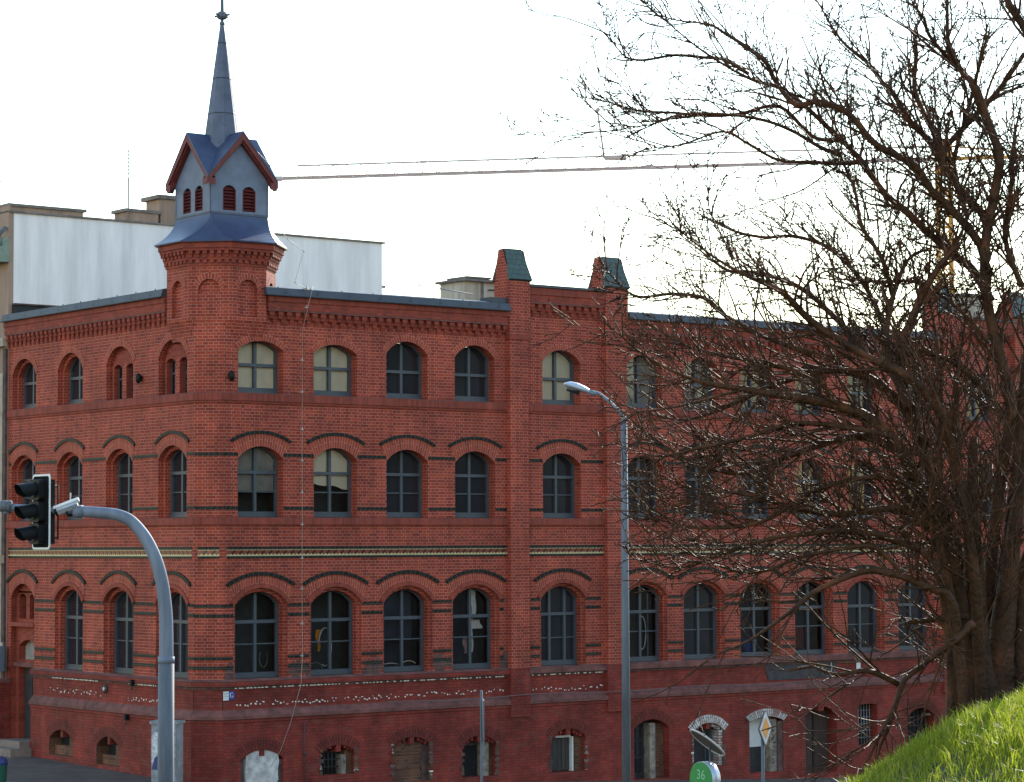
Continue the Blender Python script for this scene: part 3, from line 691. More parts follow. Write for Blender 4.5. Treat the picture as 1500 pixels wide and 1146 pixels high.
# ---------------------------------------------------------------- windows
def arch_z(s, l, r, spring, rise):
    hw = (r - l) / 2; R = (hw * hw + rise * rise) / (2 * rise); c = (l + r) / 2
    return spring + rise - R + math.sqrt(max(R * R - (s - c) ** 2, 0))
def make_window(F, op, rows, blind=None, contents=None, see=False, label=None, mull=(0.0,)):
    ins, dep = op.inset, op.d2; l, r = op.l + ins, op.r - ins; c = op.c; rise = op.rise - ins * 0.9
    mb = MB(); fw = 0.065; bot = 0.13
    A = [(l, op.sill), (r, op.sill)] + arch_pts(l, r, op.spring, rise)
    I = [(l + fw, op.sill + bot), (r - fw, op.sill + bot)] + arch_pts(l + fw, r - fw, op.spring, rise - fw * 0.35)
    o0 = -(dep - 0.012); o1 = -(dep + 0.05)
    n = len(A)
    for k in range(n):
        k2 = (k + 1) % n
        mb.poly([F(*(A[k][0], o0, A[k][1])), F(A[k2][0], o0, A[k2][1]), F(I[k2][0], o0, I[k2][1]), F(I[k][0], o0, I[k][1])], 'frame', None, F.flip)
        mb.poly([F(I[k][0], o0, I[k][1]), F(I[k2][0], o0, I[k2][1]), F(I[k2][0], o1, I[k2][1]), F(I[k][0], o1, I[k][1])], 'frame', None, F.flip)
    crown = op.spring + rise
    for mo in mull: mb.box(F, c + mo - 0.034, c + mo + 0.034, o1, o0 + 0.012, op.sill + bot, arch_z(c + mo, l, r, op.spring, rise) - 0.03, 'frame')
    zr = [op.sill + bot]
    for zf, t, main in rows:
        z = zf
        if main: mb.box(F, l + 0.02, r - 0.02, o1, o0 + 0.022, z - t, z + t, 'frame')
        else:
            ed = [l + fw] + [e_ for mo in mull for e_ in (c + mo - .03, c + mo + .03)] + [r - fw]
            for k in range(0, len(ed), 2): mb.box(F, ed[k], ed[k + 1], o1, o0 - 0.008, z - t, z + t, 'frame')
        zr.append(z)
    mb.box(F, l + 0.005, r - 0.005, o0, o0 + 0.03, op.sill + 0.015, op.sill + 0.06, 'frame')
    win = mb.build('window', B)
    if label: win['label'] = label
    # panes, each tilted a hair of its own
    mb = MB(); og = -(dep + 0.035)
    eg = [l + fw * .8] + [e_ for mo in mull for e_ in (c + mo - .02, c + mo + .02)] + [r - fw * .8]
    for a, b in zip(eg[::2], eg[1::2]):
        for ri in range(len(zr)):
            z0 = zr[ri]; last = ri == len(zr) - 1
            tx, tz = rnd.uniform(-.012, .012), rnd.uniform(-.012, .012)
            if not last: pts = [(a, z0), (b, z0), (b, zr[ri + 1]), (a, zr[ri + 1])]
            else: pts = [(a, z0), (b, z0)] + [(b + (a - b) * i / 6, arch_z(b + (a - b) * i / 6, l, r, op.spring, rise) - 0.03) for i in range(7)]
            dark = not see
            if isinstance(see, (list, tuple)): dark = (ri not in see)
            mb.poly([F(s, og + (s - a) * tx + (z - z0) * tz, z) for s, z in pts], 'glass_dark' if dark else 'glass', None, F.flip)
    mb.build('pane', win)
    full = [(l + .01, op.sill)] + [(r - .01, op.sill)] + arch_pts(l + .01, r - .01, op.spring, rise)
    if blind:  # sheet behind the glass carries a painted reflection; wavy lower edge draws its skyline
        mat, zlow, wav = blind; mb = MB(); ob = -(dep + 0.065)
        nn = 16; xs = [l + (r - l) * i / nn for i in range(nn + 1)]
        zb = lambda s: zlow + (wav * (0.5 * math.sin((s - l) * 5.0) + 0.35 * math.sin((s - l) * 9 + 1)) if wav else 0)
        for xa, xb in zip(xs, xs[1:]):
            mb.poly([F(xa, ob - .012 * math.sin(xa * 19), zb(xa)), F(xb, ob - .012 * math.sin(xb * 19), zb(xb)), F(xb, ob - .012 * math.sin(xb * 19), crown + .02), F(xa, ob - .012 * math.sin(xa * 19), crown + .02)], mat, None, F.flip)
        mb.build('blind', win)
    if see and (contents or blind):
        mb = MB(); mat = 'room'
        ob = -(dep + 0.9); q = [(l - .3, op.sill - .2), (r + .3, op.sill - .2), (r + .3, crown + .2), (l - .3, crown + .2)]
        if contents and contents.get('room'): mat = contents['room']
        mb.poly([F(s, ob, z) for s, z in q], mat, None, F.flip)
        for k in range(4):
            (sa, za), (sb, zb_) = q[k], q[(k + 1) % 4]
            mb.poly([F(sa, ob, za), F(sb, ob, zb_), F(sb, -(dep + .06), zb_), F(sa, -(dep + .06), za)], mat, None, not F.flip)
        mb.build('room_lining', win)
    for it in (contents or {}).get('items', ()):
        mb = MB(); it[1](mb, F, op, dep); mb.build(it[0], win)
    return win
def hoop(cs, cz, rs, rz, th, mat, dd=0.12, a0=0, a1=6.283):
    def f(mb, F, op, dep):
        pts = [F(op.c + cs + rs * math.cos(a0 + (a1 - a0) * k / 24), -(dep + dd), op.sill + cz + rz * math.sin(a0 + (a1 - a0) * k / 24)) for k in range(25)]
        mb.tube(pts, th, mat, 6)
    return f
def drape(s0, s1, z0, z1, mat, taper=0.0, dd=0.16):
    def f(mb, F, op, dep):
        n = 8
        for i in range(n):
            t0, t1 = i / n, (i + 1) / n
            w = lambda t: (s1 - s0) * (1 - taper * (1 - t))
            X = lambda t, e: op.c + s0 + (s1 - s0) * .5 + (e - .5) * w(t) + .02 * math.sin(t * 7)
            Z = lambda t: op.sill + z0 + (z1 - z0) * t
            mb.poly([F(X(t0, 0), -(dep + dd), Z(t0)), F(X(t0, 1), -(dep + dd + .02), Z(t0)), F(X(t1, 1), -(dep + dd + .02), Z(t1)), F(X(t1, 0), -(dep + dd), Z(t1))], mat, None, F.flip)
    return f
for op in opsR:
    i = op.i; kw = {}
    if op.fl == 1:
        rows = [(op.sill + 0.74, 0.014, False), (op.sill + 1.22, 0.036, True)]  # below: curved tubes and small sheets behind the glass draw the shapes in the panes
        if i == 0: kw = dict(see=True, contents=dict(items=[('hanging_hoop', hoop(0.30, 0.42, .10, .20, .010, 'stone_jamb', a0=2.4, a1=6.8))]))
        if i == 1: kw = dict(see=True, contents=dict(items=[('hanging_hoop', hoop(-0.04, 0.62, .17, .42, .012, 'curtain', a0=-2.0, a1=3.0)), ('folded_cloth', drape(-.26, -.10, .52, 1.0, 'yellow_sign', .6)), ('hose', hoop(-0.30, 0.12, .20, .16, .009, 'stone_jamb', a0=0.2, a1=2.6))]))
        if i == 2: kw = dict(see=True, contents=dict(room='room_blue', items=[('white_dish', hoop(-.22, 0.14, .26, .06, .012, 'curtain', a0=.2, a1=2.9)), ('pipe', hoop(.28, 0.14, .2, .10, .010, 'blind', a0=.4, a1=2.9)), ('dark_curtain', drape(-.5, .5, .75, 1.9, 'room_blue', 0, .3))]))
        if i == 3: kw = dict(see=True, contents=dict(room='room_blue', items=[('white_curtain', drape(.14, .34, 1.22, 1.95, 'curtain', .35)), ('white_curtain', drape(.15, .24, .38, 1.15, 'curtain', .3)), ('pink_cushion', drape(-.08, .12, .36, .72, 'pink', .5)), ('curtain_fold', drape(.20, .42, .92, 1.12, 'curtain', -.8))]))
        if i == 5: kw = dict(see=True, contents=dict(items=[('hanging_hoop', hoop(0.18, 0.70, .12, .40, .012, 'curtain', a0=-2.2, a1=1.9)), ('pipe', hoop(.36, .85, .015, .8, .010, 'galv'))]))
        if i == 7: kw = dict(see=True, contents=dict(room='room_blue', items=[('blue_cloth', drape(-.2, .3, .12, .45, 'blue_sign', .3))]))
        if i == 8: kw = dict(see=True, contents=dict(room='room_blue', items=[('dark_red_cloth', drape(-.4, .3, .2, .7, 'louvre', .2))]))
    elif op.fl == 2:
        rows = [(op.sill + 0.56, 0.014, False), (op.sill + 0.98, 0.034, True)]
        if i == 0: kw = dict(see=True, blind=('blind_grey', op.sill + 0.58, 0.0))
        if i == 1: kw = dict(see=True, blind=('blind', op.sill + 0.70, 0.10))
    else:
        rows = [(op.sill + 0.62, 0.034, True)]
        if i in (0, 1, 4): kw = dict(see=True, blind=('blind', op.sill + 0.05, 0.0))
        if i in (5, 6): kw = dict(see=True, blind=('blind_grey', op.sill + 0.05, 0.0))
    if op.fl == 1 and i == 4: kw['mull'] = (-0.23, 0.23); rows = [(op.sill + 0.66, 0.014, False), (op.sill + 1.22, 0.034, True)]
    make_window(FR, op, rows, **kw)
def lancets(op, F, z0, zspr, hw, gap, rise=0.10, dep0=None, parent=None, infill_top=None):
    """brick infill set back in an arched recess, pierced by two narrow lights"""
    dep0 = dep0 if dep0 is not None else op.d1
    a = Op(op.c - gap, hw, z0, zspr, rise); b = Op(op.c + gap, hw, z0, zspr, rise)
    mb = MB(); l, r = op.l, op.r
    top = op.spring
    wall(mb, F, l, r, op.sill, max(top, zspr + rise), [a, b], 'brick', -dep0)
    ap = arch_pts(l, r, op.spring, op.rise); zt = max(top, zspr + rise)
    mb.poly([F(s, -dep0, z) for s, z in ap if z >= zt - 1e-6] if zt > top else [F(s, -dep0, z) for s, z in ap], 'brick_plain', [(s, z) for s, z in ap if zt <= top or z >= zt - 1e-6], not F.flip)
    for q in (a, b):
        reveal(mb, F, q, 'brick_plain', o=-dep0, stages=[(0, 0), (0, 0.14)])
        arch_ring(mb, F, q, 0.06, 'brick_plain', out=-dep0 + 0.004)
    win = mb.build('window', B)
    for q in (a, b):
        m2 = MB(); lo = q.loop(0.0); li = q.loop(0.035); n = len(lo); o = -(dep0 + .13)
        for k in range(n):
            k2 = (k + 1) % n
            m2.poly([F(lo[k][0], o, lo[k][1]), F(lo[k2][0], o, lo[k2][1]), F(li[k2][0], o, li[k2][1]), F(li[k][0], o, li[k][1])], 'frame', None, F.flip)
        m2.poly([F(s, o - .02, z) for s, z in lo], 'glass_dark', None, F.flip)
        m2.box(F, q.l, q.r, o - .02, o + .012, (z0 + zspr) / 2 + .1, (z0 + zspr) / 2 + .14, 'frame')
        m2.build('narrow_light', win)
    return win
for op in opsL:
    if op.fl == 3 and op.i in (0, 1): lancets(op, FL, op.sill, 9.02, 0.19, 0.285, 0.08); continue
    kw = {}
    if op.fl == 1: rows = [(op.sill + 0.74, 0.014, False), (op.sill + 1.22, 0.036, True)]
    elif op.fl == 2: rows = [(op.sill + 0.56, 0.014, False), (op.sill + 0.98, 0.034, True)]
    else: rows = [(op.sill + 0.62, 0.034, True)]
    make_window(FL, op, rows)
# doorway recess at the left end: door, small window above, twin lights over it
op = Op(8.40, 0.60, 0.30, 3.78, 0.34, d1=0.14)
mb = MB(); reveal(mb, FL, op, 'brick_plain', stages=[(0, 0), (0, 0.14)])
doorop = Op(8.40, 0.46, 0.31, 2.12, 0.0); tr = Op(8.40, 0.44, 2.30, 2.62, 0.16)
ta, tb = Op(8.40 - 0.27, 0.18, 3.28, 3.80, 0.08), Op(8.40 + 0.27, 0.18, 3.28, 3.80, 0.08)
F = FL
wall(mb, F, op.l, op.r, 0.30, 2.9, [doorop, tr], 'brick_plain', -0.14); wall(mb, F, op.l, op.r, 2.9, 3.9, [ta, tb], 'brick_plain', -0.14)
ap = [(s, z) for s, z in arch_pts(op.l, op.r, 3.78, 0.34) if z > 3.9]
mb.poly([F(s, -.14, z) for s, z in ap], 'brick_plain', ap, not F.flip)
for q in (doorop, tr, ta, tb): reveal(mb, F, q, 'brick_plain', o=-.14, stages=[(0, 0), (0, .18)])
mb.box(F, op.l, op.r, -.14, 0.03, 3.10, 3.20, 'brick_soldier'); mb.box(F, op.l + .02, op.r - .02, -.14, -.06, 2.14, 2.24, 'ledge')
for q in (tr, ta, tb): mb.poly([F(s, -.31, z) for s, z in q.loop()], 'glass_dark' if q is not tr else 'blind_grey', None, F.flip)
mb.build('doorway_recess', B)
mb = MB(); mb.box(F, 7.95, 8.85, -.34, -.30, 0.31, 2.12, 'door_dark')
for s0, s1, z0, z1 in ((8.02, 8.37, .45, 1.1), (8.43, 8.78, .45, 1.1), (8.02, 8.37, 1.2, 2.02), (8.43, 8.78, 1.2, 2.02)): mb.box(F, s0, s1, -.30, -.285, z0, z1, 'door_dark')
dr = mb.build('door', B); mb = MB(); mb.tube([F(8.05, -.29, 1.15), F(8.05, -.24, 1.15), F(8.15, -.24, 1.15)], .012, 'iron'); mb.build('handle', dr)
mb = MB(); mb.box(F, 7.75, 9.05, 0.0, 0.62, -.3, 0.26, 'step'); mb.box(F, 7.85, 8.95, -.34, 0.34, 0.26, 0.42, 'step'); mb.build('door_step', B)
mb = MB(); mb.box(F, 8.98, 9.18, 0.0, 0.36, -.3, 1.75, 'brick_paint'); mb.box(F, 8.95, 9.19, 0, .40, 1.75, 1.85, 'ledge'); mb.build('buttress', B)

# basement infills
def basement(F, op):
    o = PO - 0.32; k = op.k; l, r, z0 = op.l, op.r, op.sill; lo = op.loop()
    R = random.Random(int(op.c * 100))
    if k == 'plaster':
        mb = MB(); n = 36; c = op.c; zc = op.spring - .12
        pts = []
        for i in range(n):
            t = 2 * math.pi * i / n; rr = 1 + R.uniform(-.07, .05)
            pts.append((c + .02 + (op.hw - .11) * rr * math.copysign(abs(math.cos(t)) ** .6, math.cos(t)), zc + .52 * rr * math.copysign(abs(math.sin(t)) ** .7, math.sin(t)) - .10))
        mb.poly([F(s, o, z) for s, z in lo], 'brick_old', lo, F.flip)
        mb.box(F, op.c - .06, op.c + .06, PO - .2, PO - .004, op.top - .13, op.top + .01, 'brick_paint'); mb.box(F, l, l + .09, o, PO - .05, z0, op.spring - .05, 'ledge_dark'); mb.box(F, r - .13, r, o, PO - .05, z0, op.spring - .03, 'ledge_dark')
        mb.poly([F(s, PO - .03, z) for s, z in pts], 'white_plaster', None, F.flip)
        for i in range(n):
            a, b = pts[i], pts[(i + 1) % n]; mb.poly([F(*(a[0], PO - .03, a[1])), F(a[0], o, a[1]), F(b[0], o, b[1]), F(b[0], PO - .03, b[1])], 'white_plaster')
        mb.build('plastered_opening', B); return
    if k in ('bricked', 'bars', 'dark', 'boards', 'white'):
        kb = MB(); kb.box(F, op.c - .055, op.c + .065, PO - .24, PO - .004, op.top - .15, op.top + .01, 'brick_paint')
        for sg in (-1, 1):
            for i in range(3): kb.box(F, op.c + sg * (.20 + i * .10) - .035, op.c + sg * (.20 + i * .10) + .035, PO - .2, PO - .03 - .02 * (i % 2), op.spring + .10 - i * .04, op.top - .02 - i * .04, 'brick_paint' if k != 'white' else 'brick_white')
        kb.build('hanging_keystone', B)
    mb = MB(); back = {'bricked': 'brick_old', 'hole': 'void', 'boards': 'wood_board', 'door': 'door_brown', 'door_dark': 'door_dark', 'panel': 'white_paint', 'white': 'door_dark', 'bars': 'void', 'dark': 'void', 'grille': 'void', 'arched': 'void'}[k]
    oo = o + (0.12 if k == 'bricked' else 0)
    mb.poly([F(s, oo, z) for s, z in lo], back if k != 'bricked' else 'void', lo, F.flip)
    if k == 'bricked':
        zz = z0
        while zz < op.spring + .06:
            a_ = l + R.uniform(0, .03); b_ = r - .16 - R.uniform(0, .05); mb.box(F, a_, b_, oo, oo + .06 + R.uniform(0, .03), zz, zz + .075, 'brick_old'); zz += .075
    if k in ('bars', 'grille', 'arched'):
        mm = 'iron_light' if k == 'grille' else 'iron'; m = 'iron'
        e = r - (.30 if k == 'bars' else .0)
        nb = 7 if k != 'bars' else 6
        for i in range(1, nb): s = l + (e - l) * i / nb; mb.tube([F(s, o + .13, z0), F(s, o + .13, arch_z(s, l, r, op.spring, op.rise))], .012, mm, 6)
        for i in range(1, 6 if k == 'grille' else 4): z = z0 + (op.top - z0) * i / (6 if k == 'grille' else 4); mb.tube([F(l, o + .13, z), F(e, o + .13, z)], .010, mm, 6)
    if k == 'bars': mb.box(F, r - .33, r - .20, o, o + .22, z0, op.spring - .05, 'stone_jamb'); mb.box(F, r - .2, r, o, o + .15, z0, op.spring + .05, 'brick_old')
    if k == 'dark': mb.box(F, r - .34, r - .16, o, o + .2, z0, op.spring + .06, 'stone_jamb'); mb.box(F, r - .16, r, o, o + .12, z0, op.spring, 'brick_old'); mb.box(F, l, r - .35, o + .01, o + .06, op.spring - .02, op.spring + .05, 'iron')
    if k == 'boards':
        for i in range(6): s = l + .06 + (r - l - .36) * i / 6; mb.box(F, s, s + (r - l - .36) / 6 - .01, o + .02, o + .05 + R.uniform(0, .02), z0 + .02, op.spring - .02, 'wood_board')
        mb.box(F, r - .30, r - .26, o, o + .16, z0, op.spring + .02, 'white_paint'); mb.box(F, l, l + .05, o, o + .18, z0, op.spring, 'white_paint'); mb.box(F, l + .08, r - .3, o + .05, o + .10, op.spring, op.spring + .05, 'white_paint')
        mb.box(F, r - .22, r, o, o + .14, z0, op.spring + .04, 'brick_old')
    if k == 'bricked':
        mb.box(F, r - .18, r, oo, o + .2, z0, op.spring, 'ledge_dark'); pass
    if k == 'hole':
        mb.box(F, l + .1, r - .02, o, o + .18, z0, z0 + .22, 'brick_old'); mb.box(F, l + .05, l + .5, o, o + .14, z0 + .22, z0 + .45, 'brick_old')
        mb.box(F, op.c - .05, op.c + .06, o + .12, o + .30, op.top - .17, op.top + .02, 'brick_paint')
    if k == 'door':
        mb.box(F, op.c - .012, op.c + .012, o, o + .02, z0, op.top, 'void'); mb.box(F, op.c - .09, op.c + .09, o + .15, o + .33, op.top - .12, op.top + .16, 'brick_paint')
        for a, b in ((l + .06, op.c - .06), (op.c + .06, r - .06)):
            for c_, d_ in ((z0 + .15, z0 + .6), (z0 + .7, op.spring)): mb.box(F, a, b, o, o + .018, c_, d_, 'door_brown')
    if k == 'door_dark':
        mb.box(F, op.c + .02, op.c + .20, o, o + .22, z0, op.spring + .12, 'stone_jamb'); mb.box(F, r - .36, r, o, o + .1, z0, op.spring + .1, 'brick_old')
        for i in range(2):
            for j in range(3): mb.box(F, l + .06 + i * .24, l + .25 + i * .24, o, o + .02, z0 + .15 + j * .4, z0 + .48 + j * .4, 'glass_dark')
    if k == 'white':
        mb.box(F, r - .15, r - .03, o, o + .31, z0, op.spring, 'brick_white'); mb.box(F, l, l + .05, o, o + .31, z0, op.spring + .02, 'brick_white'); mb.box(F, r - .25, r - .19, o, o + .1, z0, op.spring + .1, 'frame')
        mb.box(F, op.c + .15, op.c + .19, o, o + .03, z0, op.top - .05, 'frame')
    if k == 'panel':
        mb.box(F, l, r - .38, o, o + .012, z0, z0 + .62, 'door_dark'); mb.box(F, r - .38, r - .16, o, o + .24, z0, op.spring + .04, 'stone_jamb'); mb.box(F, r - .16, r, o, o + .3, z0, op.spring - .02, 'ledge_dark')
        for i in range(9):
            z = z0 + .2 + i * .1; s = r - .30 + R.uniform(-.04, .03); mb.box(F, s, s + R.uniform(.03, .08), o + .24, o + .247, z, z + R.uniform(.02, .05), 'graffiti')
    if k == 'arched': mb.box(F, r - .16, r, o, o + .2, op.spring, op.spring + .06, 'stone_jamb')
    # ragged broken edges of paint and brick round the opening
    if k in ('dark', 'boards', 'bars', 'white', 'bricked'):
        for i in range(54):
            z = R.uniform(z0, op.spring + .05); side = R.choice((l, r, r)); w_ = R.uniform(.02, .13); h_ = R.uniform(.025, .07)
            mb.box(F, side - w_ * .5, side + w_ * .5, PO - .02, PO + R.uniform(.004, .02), z, z + h_, R.choice(('ledge_dark',) * 5 + ('stone_jamb', 'brick_old', 'brick_old', 'brick_paint', 'brick_paint', 'fleck' if h_ < .035 else 'ledge_dark')))
    nm = {'door': 'door', 'door_dark': 'door', 'panel': 'door', 'bricked': 'bricked_up_opening', 'hole': 'cellar_opening', 'boards': 'boarded_opening'}.get(k, 'cellar_window')
    mb.build(nm, B)
for op in bops: basement(FR, op)
for op in bopsL: basement(FL, op)

# paint flecks and grime on the painted band
mb = MB(); R = random.Random(3)
def flecks(F, s0, s1, z, dz, n, prob=0.8):
    for i in range(n):
        if R.random() > prob: continue
        s = s0 + (s1 - s0) * (i + R.uniform(.1, .9)) / n; zz = z + R.uniform(-dz, dz); a = R.uniform(.018, .05); b = R.uniform(.014, .035)
        tl = R.uniform(-.02, .02)
        mb.poly([F(s, .0165, zz), F(s + a, .0165, zz + tl * .5), F(s + a + tl, .0165, zz + b), F(s + tl, .0165, zz + b)], 'fleck', None, F.flip)
flecks(FR, .75, 4.7, 1.60, .045, 62); flecks(FR, 4.3, 8.05, 1.62, .05, 50, .75); flecks(FR, 8.8, 11.0, 1.60, .05, 26); flecks(FL, 1.2, 3.3, 1.62, .05, 34); flecks(FL, 4.4, 7.0, 1.66, .05, 36)
def flecks_row(F, s0, s1, n, prob):
    for i in range(n):
        if R.random() > prob: continue
        s = s0 + (s1 - s0) * i / n; a = (s1 - s0) / n * R.uniform(.4, .95)
        mb.poly([F(s, .0465, 1.945), F(s + a, .0465, 1.945), F(s + a, .0465, 1.945 + R.uniform(.012, .03)), F(s, .0465, 1.97)], 'fleck', None, F.flip)
flecks_row(FR, .72, 3.2, 26, .93); flecks_row(FR, 3.2, 8.0, 52, .6); flecks_row(FR, 8.8, 11.0, 24, .7); flecks_row(FL, 1.3, 3.2, 20, .8); flecks_row(FL, 4.5, 6.8, 24, .75)
mb.build('paint_flecks', B)
# sooty patches on the piers between the ground floor windows
mb = MB(); R = random.Random(5)
for a, b in ((.5, .72), (2.07, 2.66), (4.01, 4.60), (5.96, 6.52), (7.88, 8.12)):
    for _ in range(34):
        s = R.uniform(a, b - .08); z = ZS1 + .015 + abs(R.gauss(0, .13)); w_ = R.uniform(.08, .24); z = ZS1 + .01 + round(min(z - ZS1, .3) / .077) * .077
        mb.box(FR, s, min(s + w_, b), 0, 0.004 + R.uniform(.001, .004), z, z + .066, 'ledge_dark')
mb.build('sooty_brick_patches', B)

# ---------------------------------------------------------------- the corner turret
TC = (1.0, 1.0); PH = math.radians(22.5)
octR = lambda r: [(TC[0] + r * math.cos(PH + k * math.pi / 4), TC[1] + r * math.sin(PH + k * math.pi / 4)) for k in range(8)]
mb = MB(); RB = 1.20
v = octR(RB)
for k in range(8):
    a, b = Vector(v[k]), Vector(v[(k + 1) % 8]); mid = (a + b) / 2; od = (mid - Vector(TC)).normalized(); sdv = (b - a).normalized(); L = (b - a).length
    # path goes counter-clockwise, outward is to the right of a->b
    F = Facade(a, sdv, od, False)
    op = Op(L / 2, 0.24, 9.93, 10.52, 0.22)
    wall(mb, F, 0, L, 9.86, 11.02, [op], 'brick'); reveal(mb, F, op, 'brick', stages=[(0, 0), (0, .09)]); mb.poly([F(s, -.09, z) for s, z in op.loop()], 'brick', op.loop())
    arch_ring(mb, F, op, 0.14, 'brick_white' if False else 'brick_arch', out=0.006)
    # corbelled cornice
    for z0, z1, o in ((11.02, 11.08, .03), (11.15, 11.20, .07), (11.34, 11.40, .15), (11.40, 11.53, .18)):
        e = o * math.tan(PH)
        mb.poly([F(-e, o, z0), F(L + e, o, z0), F(L + e, o, z1), F(-e, o, z1)], 'brick_plain', [(0, z0), (L, z0), (L, z1), (0, z1)])
        mb.poly([F(-e, o, z0), F(L + e, o, z0), F(L, 0, z0), F(0, 0, z0)], 'brick_plain', [(0, 0), (L, 0), (L, .1), (0, .1)], True)
    for z0, z1, o in ((11.08, 11.15, .02), (11.20, 11.34, .06)):
        e = o * math.tan(PH)
        mb.poly([F(-e, o, z0), F(L + e, o, z0), F(L + e, o, z1), F(-e, o, z1)], 'brick_plain', [(0, z0), (L, z0), (L, z1), (0, z1)])
    n = 6; p = (L + .04) / n
    for i in range(n):
        s = -0.02 + (i + .2) * p
        mb.box(F, s, s + p * .58, 0, .065, 11.08, 11.15, 'brick_plain'); mb.box(F, s, s + p * .58, 0, .10, 11.20, 11.27, 'brick_plain'); mb.box(F, s + p * .1, s + p * .68, 0, .14, 11.27, 11.34, 'brick_plain')
# corbel rings under the body
mb.lathe([(1.075, 9.42), (1.10, 9.58), (1.15, 9.74), (RB, 9.86)], 'brick', TC, 8, PH)
T = mb.build('turret', B)
# skirt roof: octagon eaves drawn in to the square belfry
mb = MB(); HB = 0.73
vo = octR(1.47)
sq = [(TC[0] + sx * HB, TC[1] + sy * HB) for sx, sy in ((1, 1), (1, 1), (-1, 1), (-1, 1), (-1, -1), (-1, -1), (1, -1), (1, -1))]
rings = []; N = 9
for i in range(N + 1):
    t = i / N; h = 1 - (1 - t) ** 1.9; z = 11.55 + (12.20 - 11.55) * t
    rings.append([(vo[k][0] + (sq[k][0] - vo[k][0]) * h, vo[k][1] + (sq[k][1] - vo[k][1]) * h, z) for k in range(8)])
for i in range(N):
    for k in range(8):
        k2 = (k + 1) % 8; q = [rings[i][k], rings[i][k2], rings[i + 1][k2], rings[i + 1][k]]
        mb.poly(q, 'skirt'); mb.sm[-1] = False
mb.lathe([(1.2, 11.535), (1.475, 11.52), (1.48, 11.55), (1.46, 11.56)], 'skirt', TC, 8, PH)
mb.build('skirt_roof', T)
# belfry
mb = MB()
louv = []
for ax in range(4):
    od = Vector(((0, -1), (1, 0), (0, 1), (-1, 0))[ax]); sdv = Vector((-od.y, od.x)); F = Facade(Vector(TC) + od * HB - sdv * HB, sdv, od, False)
    ops = [Op(HB - .25, .165, 12.27, 12.72, .10), Op(HB + .25, .165, 12.27, 12.72, .10)]
    wall(mb, F, 0, 2 * HB, 12.18, 12.95, ops, 'belfry'); mb.poly([F(0, 0, 12.95), F(2 * HB, 0, 12.95), F(HB, 0, 12.95 + HB * 1.15)], 'belfry')
    for q in ops:
        reveal(mb, F, q, 'belfry', stages=[(0, 0), (0, .05)]); louv.append((F, q))
    for sgn in (0, 1): mb.box(F, (-.012 if sgn == 0 else 2 * HB - .03), (.03 if sgn == 0 else 2 * HB + .012), -.01, .012, 12.2, 12.93, 'belfry')
    mb.box(F, 0, 2 * HB, -.01, .015, 12.18, 12.225, 'spire')
bel = mb.build('belfry', T)
for F, q in louv:
    mb = MB(); mb.poly([F(s, -.09, z) for s, z in q.loop()], 'louvre', None)
    for i in range(7):
        z = 12.285 + i * .072
        mb.poly([F(q.l + .012, -.01, z), F(q.r - .012, -.01, z), F(q.r - .012, -.07, z + .062), F(q.l + .012, -.07, z + .062)], 'louvre')
    mb.box(F, q.l, q.l + .018, -.05, 0.004, q.sill, q.spring, 'louvre'); mb.box(F, q.r - .018, q.r, -.05, 0.004, q.sill, q.spring, 'louvre')
    mb.build('louvre', T)
mb = MB(); E, ZE, ZR = 0.90, 12.96, 14.01
dirs = ((0, -1), (1, 0), (0, 1), (-1, 0))
cx, cy = TC
for ox, oy in dirs:
    px, py = -oy, ox
    for sg in (1, -1):
        A = (cx + ox * E, cy + oy * E, ZR); Bv = (cx + ox * E + px * E * sg, cy + oy * E + py * E * sg, ZE); Cc = (cx, cy, ZR)
        mb.poly([A, Bv, Cc], 'skirt', None, sg < 0)
        dn = lambda p: (p[0], p[1], p[2] - .03)
        mb.poly([dn(A), dn(Bv), dn(Cc)], 'skirt', None, sg > 0); mb.poly([A, Bv, dn(Bv), dn(A)], 'skirt')
mb.build('cross_gable_roof', T)
mb = MB()
for ox, oy in dirs:
    px, py = -oy, ox
    for sg in (1, -1):
        for i0, i1, h in ((.006, .05, .11), (.05, .20, .15)):
            P = lambda al, dz, ins: (cx + ox * (E - ins) + px * E * sg * al, cy + oy * (E - ins) + py * E * sg * al, ZR - (ZR - ZE) * al - .035 - dz)
            a0, a1, b0, b1 = P(0, 0, i0), P(1, 0, i0), P(0, h * 1.45, i0), P(1, h, i0)
            c0, c1, d0, d1 = P(0, 0, i1), P(1, 0, i1), P(0, h * 1.45, i1), P(1, h, i1)
            for q in ([a0, a1, b1, b0], [c0, c1, d1, d0], [b0, b1, d1, d0], [a1, c1, d1, b1]): mb.poly(q, 'barge')
mb.build('bargeboard', T)
# spire and finial
mb = MB()
rz = lambda z: 0.385 + (0.045 - 0.385) * (z - 13.94) / (16.50 - 13.94)
mb.lathe([(rz(z), z) for z in (13.1, 13.94, 14.49, 15.28, 16.08, 16.5)], 'spire', TC, 8, PH)
for z in (14.49, 15.28, 16.08): mb.lathe([(rz(z) + .006, z - .012), (rz(z) + .010, z), (rz(z) + .002, z + .012)], 'fascia', TC, 8, PH)
sp = mb.build('spire', T)
mb = MB()
mb.lathe([(.045, 16.48), (.06, 16.50), (.06, 16.54), (.035, 16.56), (.035, 16.60), (.09, 16.62), (.125, 16.66), (.125, 16.72), (.09, 16.77), (.04, 16.79), (.035, 17.0), (.03, 18.6), (.0, 18.65)], 'galv_dark', TC, 12, 0, True)
for k in range(4):
    t = math.radians(20 + 90 * k); mb.tube([(cx + .1 * math.cos(t), cy + .1 * math.sin(t), 16.69), (cx + .2 * math.cos(t), cy + .2 * math.sin(t), 16.70)], [.02, .025], 'galv_dark', 6)
mb.build('finial', T)
mb = MB()
t = math.radians(-28)
